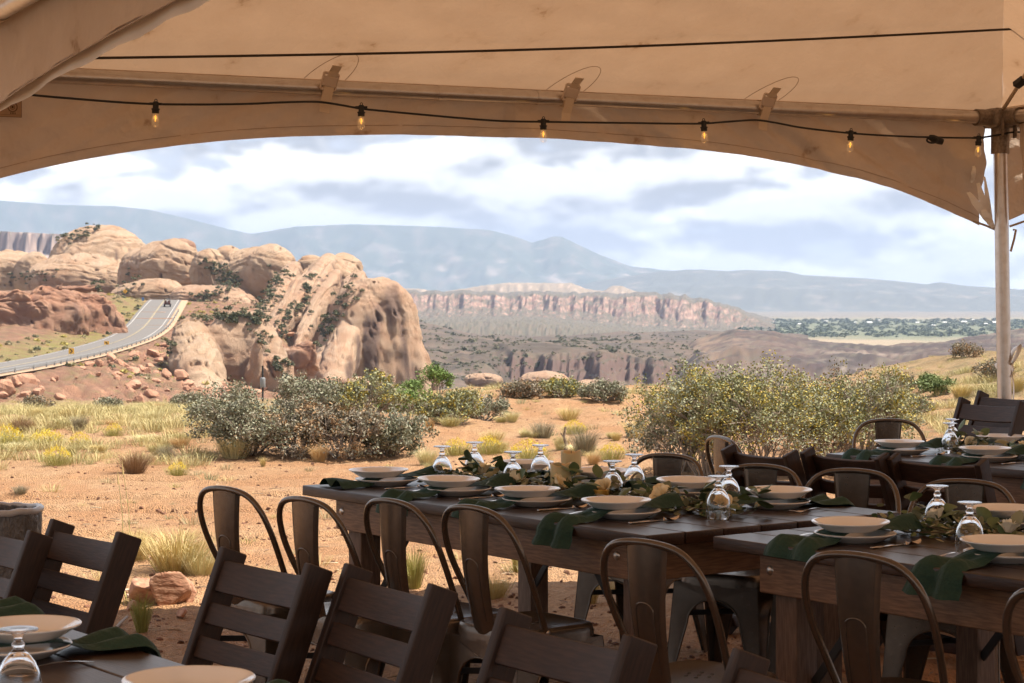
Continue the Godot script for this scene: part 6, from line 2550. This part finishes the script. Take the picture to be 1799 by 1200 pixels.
	var clumps := [
		[412, 806, 58, 112, pale, 0, "pale straw grass clump at the foot of the left thicket"],
		[236, 832, 52, 86, brown, 2, "round dark brown grass clump alone on the open sand"],
		[291, 810, 36, 44, gr, 2, "small grey clump right of the dark brown one"],
		[560, 812, 40, 50, tan, 2, "round tan tumbleweed before the big thicket"],
		[38, 764, 46, 60, brown, 0, "brown grass clump in the field at the far left"],
		[140, 756, 34, 44, gr, 2, "grey clump in the middle of the left field"],
		[462, 820, 24, 34, straw, 3, "thin straw tuft right of the pale clump"],
		[36, 870, 26, 40, gr, 1, "faded grey brush left on the open sand"],
		[1028, 800, 60, 70, gr, 2, "grey brown brush behind the candles"],
		[1000, 740, 34, 60, straw, 1, "straw clump on the right of the sand mound"],
		[955, 770, 44, 60, gr, 1, "grey clump left of the dead snag"],
		[880, 795, 34, 50, straw, 1, "straw clump among the yellow flowers behind the goblets"],
		[1120, 770, 50, 70, straw, 1, "straw clump at the left of the right thicket"],
		[505, 770, 30, 44, straw, 0, "straw clump within the thicket's shade"],
		[310, 1005, 105, 200, straw, 0, "large blond grass clump behind the red stones"],
		[238, 985, 80, 110, straw, 0, "blond grass clump left of the large one"],
		[248, 1112, 92, 104, Color(0.33, 0.34, 0.10), 3, "green blond tuft growing below the red stones"],
		[352, 1010, 70, 110, pale, 1, "pale tuft at the right of the red stones"],
		[728, 1035, 100, 120, Color(0.40, 0.38, 0.13), 3, "green straw tuft seen between the metal chairs"],
		[908, 1006, 60, 50, Color(0.42, 0.38, 0.12), 3, "small green tuft under the middle table"],
		[1040, 1062, 76, 90, straw, 3, "straw tuft beyond the table leg"],
		[868, 1052, 60, 90, straw, 1, "sparse straw tuft left of the table's right leg"],
		[1590, 720, 30, 60, pale, 0, "pale clump on the rise right of the thicket"],
		[1690, 716, 36, 70, straw, 0, "straw clump on the rise left of the post"],
		[1785, 720, 44, 60, straw, 0, "straw clump on the rise right of the post"]]
	for e in clumps:
		var q := gpos(e[0], e[1])
		var k := -q.z / F
		clump("grass_clump", e[6], "grass clump", q, e[2] * k, e[3] * k, meshes[e[5]], e[4], "")
	var mound := blade_mesh(560, 1.0, 1.25, 0.008, 0.4, 5, 0.62)
	var flowers := [
		[930, 812, 40, 66, "bright yellow flowering bush behind the middle garland"],
		[857, 798, 32, 50, "yellow flowering bush right of the farther goblets"],
		[803, 800, 30, 46, "yellow flowering bush behind the first pair of goblets"],
		[1076, 808, 30, 44, "yellow flowering bush left of the right thicket"],
		[82, 788, 34, 60, "yellow flowering bush in the left field"],
		[12, 790, 44, 60, "yellow green bush at the left edge"],
		[140, 790, 30, 40, "small yellow flowering bush right of the one in the left field"],
		[100, 818, 34, 50, "sparse yellow bush on the open sand at left"],
		[312, 836, 24, 34, "tiny yellow flowering bush on the open sand"],
		[200, 766, 22, 30, "tiny yellow bush at the edge of the left field"],
		[1010, 760, 24, 40, "small yellow bush on the sand mound's flank"]]
	for e in flowers:
		var q := gpos(e[0], e[1])
		var k := -q.z / F
		var t := clump("rabbitbrush", e[4], "flowering bush", q, e[2] * k, e[3] * k, mound, Color(0.36, 0.33, 0.11), "yellow flowering bushes")
		var xf := []
		var r := RandomNumberGenerator.new()
		r.seed = int(e[0])
		var co := []
		for j in 190:
			var a := r.randf() * TAU
			var rr := sqrt(r.randf())
			xf.append(Transform3D(Basis.from_euler(Vector3(r.randf() * 6, r.randf() * 6, 0)), Vector3(cos(a) * rr * 0.95, (1.02 - 0.45 * rr * rr) * r.randf_range(0.75, 1.05), sin(a) * rr * 0.95)))
			co.append(Color(0.66, 0.47, 0.02).lerp(Color(0.74, 0.58, 0.06), r.randf()))
		multi("blossoms", sprig_mesh(0.028, 7, 6), M.plant, xf, co, t).set_meta("kind", "stuff")
	# small tufts that nothing tells apart
	for k in 46:
		var px := rng.randf_range(-20, 700) if k < 30 else rng.randf_range(700, 1120)
		var q := gpos(px, rng.randf_range(718, 800) if k < 34 else rng.randf_range(735, 850))
		clump("grass_tuft", "small dry straw tuft on the sand and in the field", "grass tuft", q, rng.randf_range(0.10, 0.24), rng.randf_range(0.18, 0.45), meshes[rng.randi() % 3], [straw, pale, Color(0.40, 0.34, 0.15), tan][rng.randi() % 4], "small straw tufts")
	# single tall stalks
	for e in [[228, 980, 215, 818, "tall seeding grass stalk leaning left above the blond clumps"], [214, 985, 207, 836, "thinner grass stalk beside the tall one"], [700, 1010, 716, 930, "thin green stalk between the metal chairs"]]:
		var q := gpos(e[0], e[1])
		var top := at(e[2], e[3], -q.z)
		var mb := MB.new()
		mb.tube(PackedVector3Array([Vector3.ZERO, (top - q) * 0.5 + Vector3(0.015, 0, 0), top - q]), 0.003, 5, 0.0012)
		var t := thing("grass_stalk", e[4], "grass stalk", Transform3D(Basis.IDENTITY, q))
		part("stem", mb.done(), tint(Color(0.36, 0.34, 0.14)), t)
		mb = MB.new()
		mb.tube(PackedVector3Array([(top - q) * 0.90, (top - q) * 1.06]), 0.006, 5, 0.001)
		part("seed_head", mb.done(), tint(straw), t)
	# grass that nobody could count: the field at left, the rise at right, the rim
	var xf := []
	var co := []
	var thin := blade_mesh(64, 1.0, 1.0, 0.011, 0.6, 9, 0.45)
	for k in 8500:
		var side := rng.randf()
		var d: float
		var x: float
		if side < 0.50:
			d = rng.randf_range(17.5, 35.5)
			x = (rng.randf_range(-300, 420) - 900.0) / F * d
		elif side < 0.84:
			d = rng.randf_range(21.0, 37.0)
			x = (rng.randf_range(1520, 2200) - 900.0) / F * d
		else:
			d = rng.randf_range(27.0, 36.0)
			x = (rng.randf_range(380, 1550) - 900.0) / F * d
		var q := n1.get_noise_2d(x * 0.8, d * 0.8)
		var keep := 0.03 + q * 1.6 + ease01(19.0, 26.0, d) * 0.47 - 0.35 * ease01(31.0, 35.0, d)
		if rng.randf() > keep:
			continue
		var s := rng.randf_range(0.07, 0.22) * (0.8 + 0.7 * q) * (1.0 - 0.5 * ease01(29.0, 35.0, d))
		xf.append(Transform3D(Basis(Vector3.UP, rng.randf() * TAU).scaled(Vector3(s * 1.1, s, s * 1.1)), Vector3(x, ground_h(x, -d), -d)))
		var c := Color(0.50, 0.42, 0.20).lerp(Color(0.31, 0.29, 0.13), clampf(0.5 + n2.get_noise_2d(x * 0.7, d * 0.7), 0, 1))
		co.append(c.lerp(Color(0.60, 0.47, 0.23), rng.randf() * 0.6))
	tag(multi("grass", thin, M.plant, xf, co, self), "dry yellow green grass over the field and the rise", "grass", "", "stuff")
	# scattered small tufts on the open sand
	xf = []
	co = []
	for k in 240:
		var d := 10.0 * pow(2.9, rng.randf())
		var x := (rng.randf_range(-60, 1860) - 900.0) / F * d
		var s := rng.randf_range(0.03, 0.12)
		xf.append(Transform3D(Basis(Vector3.UP, rng.randf() * TAU).scaled(Vector3(s * 1.3, s, s * 1.3)), Vector3(x, ground_h(x, -d), -d)))
		co.append([Color(0.40, 0.36, 0.13), Color(0.20, 0.24, 0.12), Color(0.50, 0.40, 0.18), Color(0.30, 0.26, 0.14)][rng.randi() % 4])
	tag(multi("sprouts", thin, M.plant, xf, co, self), "sparse low sprouts on the open sand", "ground plants", "", "stuff")
	# dead snag
	var q := gpos(994, 795)
	var mb := MB.new()
	var pts := PackedVector3Array([Vector3.ZERO, Vector3(0.01, 0.08, 0), Vector3(-0.015, 0.16, 0.01), Vector3(0.0, 0.26, 0)])
	mb.tube(pts, 0.022, 7, 0.012)
	mb.tube(PackedVector3Array([Vector3(-0.012, 0.15, 0.01), Vector3(-0.05, 0.20, 0.0)]), 0.010, 6, 0.004)
	solo("dead_snag", mb.done(), tri_tex(std(lin(0.42, 0.33, 0.25), 0.9), noise_tex(0.05, 3, Color(0.5, 0.45, 0.4), Color.WHITE, 88, 128), Vector3(8, 2, 8)), "bare grey snag standing in the sand behind the candles", "dead branch", Transform3D(Basis.IDENTITY, q))

func clump(called: String, say: String, cat: String, q: Vector3, h: float, w: float, mesh: Mesh, col: Color, group: String) -> Node3D:
	var t := thing(called, say, cat, Transform3D(Basis(Vector3.UP, rng.randf() * TAU).scaled(Vector3(w * 0.52, h, w * 0.52)), q), group)
	part("blades", mesh, tint(col), t)
	return t

# ---------------------------------------------------------------- small things on the ground
func build_small_things() -> void:
	# rubbish bin with a black bag folded over its rim
	var q := at(0, 893, 8.4)
	var ground := ground_h(q.x, -8.4)
	var h := q.y - ground
	var t := thing("rubbish_bin", "rubbish bin lined with a black bag, at the left edge behind the slatted chair", "bin", Transform3D(Basis.IDENTITY, Vector3(q.x, ground, -8.4)))
	var mb := MB.new()
	mb.lathe(PackedVector2Array([Vector2(0, 0.01), Vector2(0.125, 0.01), Vector2(0.130, 0.0), Vector2(0.155, h - 0.10), Vector2(0.150, h - 0.10), Vector2(0.12, 0.02), Vector2(0, 0.02)]), 32)
	part("bin_body", mb.done(), M.bin, t)
	mb = MB.new()
	mb.sheet(120, 30, func(s: float, v: float) -> Vector3:
		var a := s * TAU
		var r: float
		var y: float
		if v < 0.25:
			r = lerpf(0.10, 0.150, v / 0.25)
			y = lerpf(h - 0.25, h - 0.01, v / 0.25)
		elif v < 0.4:
			var b := (v - 0.25) / 0.15 * PI
			r = 0.158 - 0.012 * cos(b)
			y = h - 0.012 + 0.014 * sin(b)
		else:
			var k := (v - 0.4) / 0.6
			r = lerpf(0.170, 0.158, k)
			y = lerpf(h - 0.012, h - 0.44, k) + 0.03 * sin(a * 5.0) * k
		var wr := n1.get_noise_3d(cos(a) * 2.2, y * 5.0, sin(a) * 2.2) * 0.014 + 0.004 * n2.get_noise_3d(cos(a) * 9.0, y * 3.0, sin(a) * 9.0)
		r += wr * (1.0 if v > 0.15 else 0.4)
		return Vector3(cos(a) * r, y + 0.008 * n1.get_noise_2d(a * 2.0, 3.0), sin(a) * r))
	part("bag", mb.done(), M.bag, t)
	mb = MB.new()
	var rim := PackedVector3Array()
	for i in 73:
		var a := TAU * i / 72.0
		rim.append(Vector3(cos(a) * 0.166, h - 0.006 + 0.008 * n1.get_noise_2d(a * 2.0, 3.0), sin(a) * 0.166))
	mb.tube(rim, 0.015, 8)
	part("rolled_rim", mb.done(), std(lin(0.42, 0.43, 0.45), 0.22), t)
	# red stones by the blond grass
	var stones := [[296, 1062, 0.20, 0.19, "large angular red stone in front of the blond grass"], [258, 1062, 0.17, 0.17, "pale tilted slab of stone left of the large one"], [326, 1058, 0.15, 0.13, "smaller red stone right of the large one"], [233, 1074, 0.07, 0.06, "little dark stone left of the tilted slab"], [318, 1086, 0.06, 0.05, "small stone in front of the large one"]]
	var k := 0
	for e in stones:
		var p := gpos(e[0], e[1])
		k += 1
		solo("stone", crag_mesh(Vector3(e[2] * 0.62, e[3] * 0.72, e[2] * 0.5), 60 + k, 11, 64, 40), M.stone, e[4], "stone", Transform3D(Basis.from_euler(Vector3(0.1, k * 1.1, 0.25 if k == 2 else 0.0)), p + Vector3.UP * e[3] * 0.32), "red stones")
	# dry sticks
	for e in [[198, 1046, 246, 1042, "pale dry stick lying left of the stones"], [222, 1052, 246, 1048, "short thick white stick before the tilted slab"], [196, 1118, 222, 1090, "dark thin twig beside the green blond tuft"]]:
		var a := gpos(e[0], e[1]) + Vector3.UP * 0.012
		var b := gpos(e[2], e[3]) + Vector3.UP * 0.014
		mb = MB.new()
		mb.tube(PackedVector3Array([a, a.lerp(b, 0.5) + Vector3.UP * 0.006, b]), 0.009, 6, 0.006)
		solo("stick", mb.done(), std(lin(0.55, 0.45, 0.36), 0.9) if e[0] > 197 else M.twig, e[4], "stick")
	# clods and pebbles
	var peb := crag_mesh(Vector3(0.5, 0.32, 0.42), 77, 9, 9, 6)
	var xf := []
	var co := []
	for j in 22000:
		var d := 6.5 * pow(4.6, pow(rng.randf(), 0.8))
		var x := (rng.randf_range(-150, 1950) - 900.0) / F * d
		if n2.get_noise_2d(x * 0.7, d * 0.7) + rng.randf_range(-0.3, 0.4) < 0.0:
			continue
		var s := 0.010 + 0.034 * pow(rng.randf(), 3.0)
		xf.append(Transform3D(Basis(Vector3.UP, rng.randf() * TAU).scaled(Vector3(s, s, s)), Vector3(x, ground_h(x, -d) + s * 0.1 - 0.004, -d)))
		co.append(Color(0.85, 0.78, 0.74) * rng.randf_range(0.55, 1.05))
	tag(multi("pebbles", peb, M.stone, xf, co, self), "loose clods and pebbles strewn over the sand", "pebbles", "", "stuff")
	# dry litter: bits of stalk under and beyond the tables
	var bit := MB.new()
	bit.tube(PackedVector3Array([Vector3(-0.5, 0, 0), Vector3(0, 0.03, 0.04), Vector3(0.5, 0, 0)]), 0.03, 4)
	xf = []
	co = []
	for j in 1500:
		var d := 6.5 * pow(2.6, rng.randf())
		var x := (rng.randf_range(-100, 1900) - 900.0) / F * d
		if n1.get_noise_2d(x * 0.9 + 7.0, d * 0.9) + rng.randf_range(-0.35, 0.3) < 0.0:
			continue
		var s := rng.randf_range(0.02, 0.09)
		xf.append(Transform3D(Basis(Vector3.UP, rng.randf() * TAU).scaled(Vector3(s, s * 1.2, s)), Vector3(x, ground_h(x, -d) + 0.006, -d)))
		co.append([Color(0.62, 0.50, 0.34), Color(0.35, 0.25, 0.16), Color(0.22, 0.14, 0.09)][rng.randi() % 3])
	tag(multi("dry_litter", bit.done(), M.plant, xf, co, self), "dry stalk bits littering the sand near the tables", "litter", "", "stuff")
	# cream straps tied in a bow round the post's foot of the side wall
	var bow := thing("tied_strap", "cream cloth strap tied in a loop round the tent post", "strap", Transform3D.IDENTITY)
	var loops := [[[1772, 640], [1782, 602], [1797, 612], [1776, 642], 22], [[1768, 640], [1752, 632], [1751, 645], [1764, 652], 18], [[1770, 636], [1778, 642], [1779, 650], [1774, 664], 14], [[1776, 650], [1781, 668], [1782, 690], [1780, 715], 6]]
	for e in loops:
		mb = MB.new()
		var prev := -1
		for i in 25:
			var s := i / 24.0
			var p0 := Vector2(e[0][0], e[0][1])
			var p1 := Vector2(e[1][0], e[1][1])
			var p2 := Vector2(e[2][0], e[2][1])
			var p3 := Vector2(e[3][0], e[3][1])
			var w := p0.bezier_interpolate(p1 * 1.33 - p0 * 0.33, p2 * 1.33 - p3 * 0.33, p3, s)
			var c := at(w.x, w.y, (11.36 + 0.06 * sin(s * PI)) * K)
			var side: Vector3 = Vector3(0.2, 0.25, 0.95).normalized() * e[4] * 0.5 * 11.4 * K / F
			var i0 := mb.p(c - side)
			mb.p(c + side)
			if prev >= 0:
				mb.quad(prev, prev + 1, i0 + 1, i0)
			prev = i0
		part("loop", mb.done(), M.white_cloth, bow)
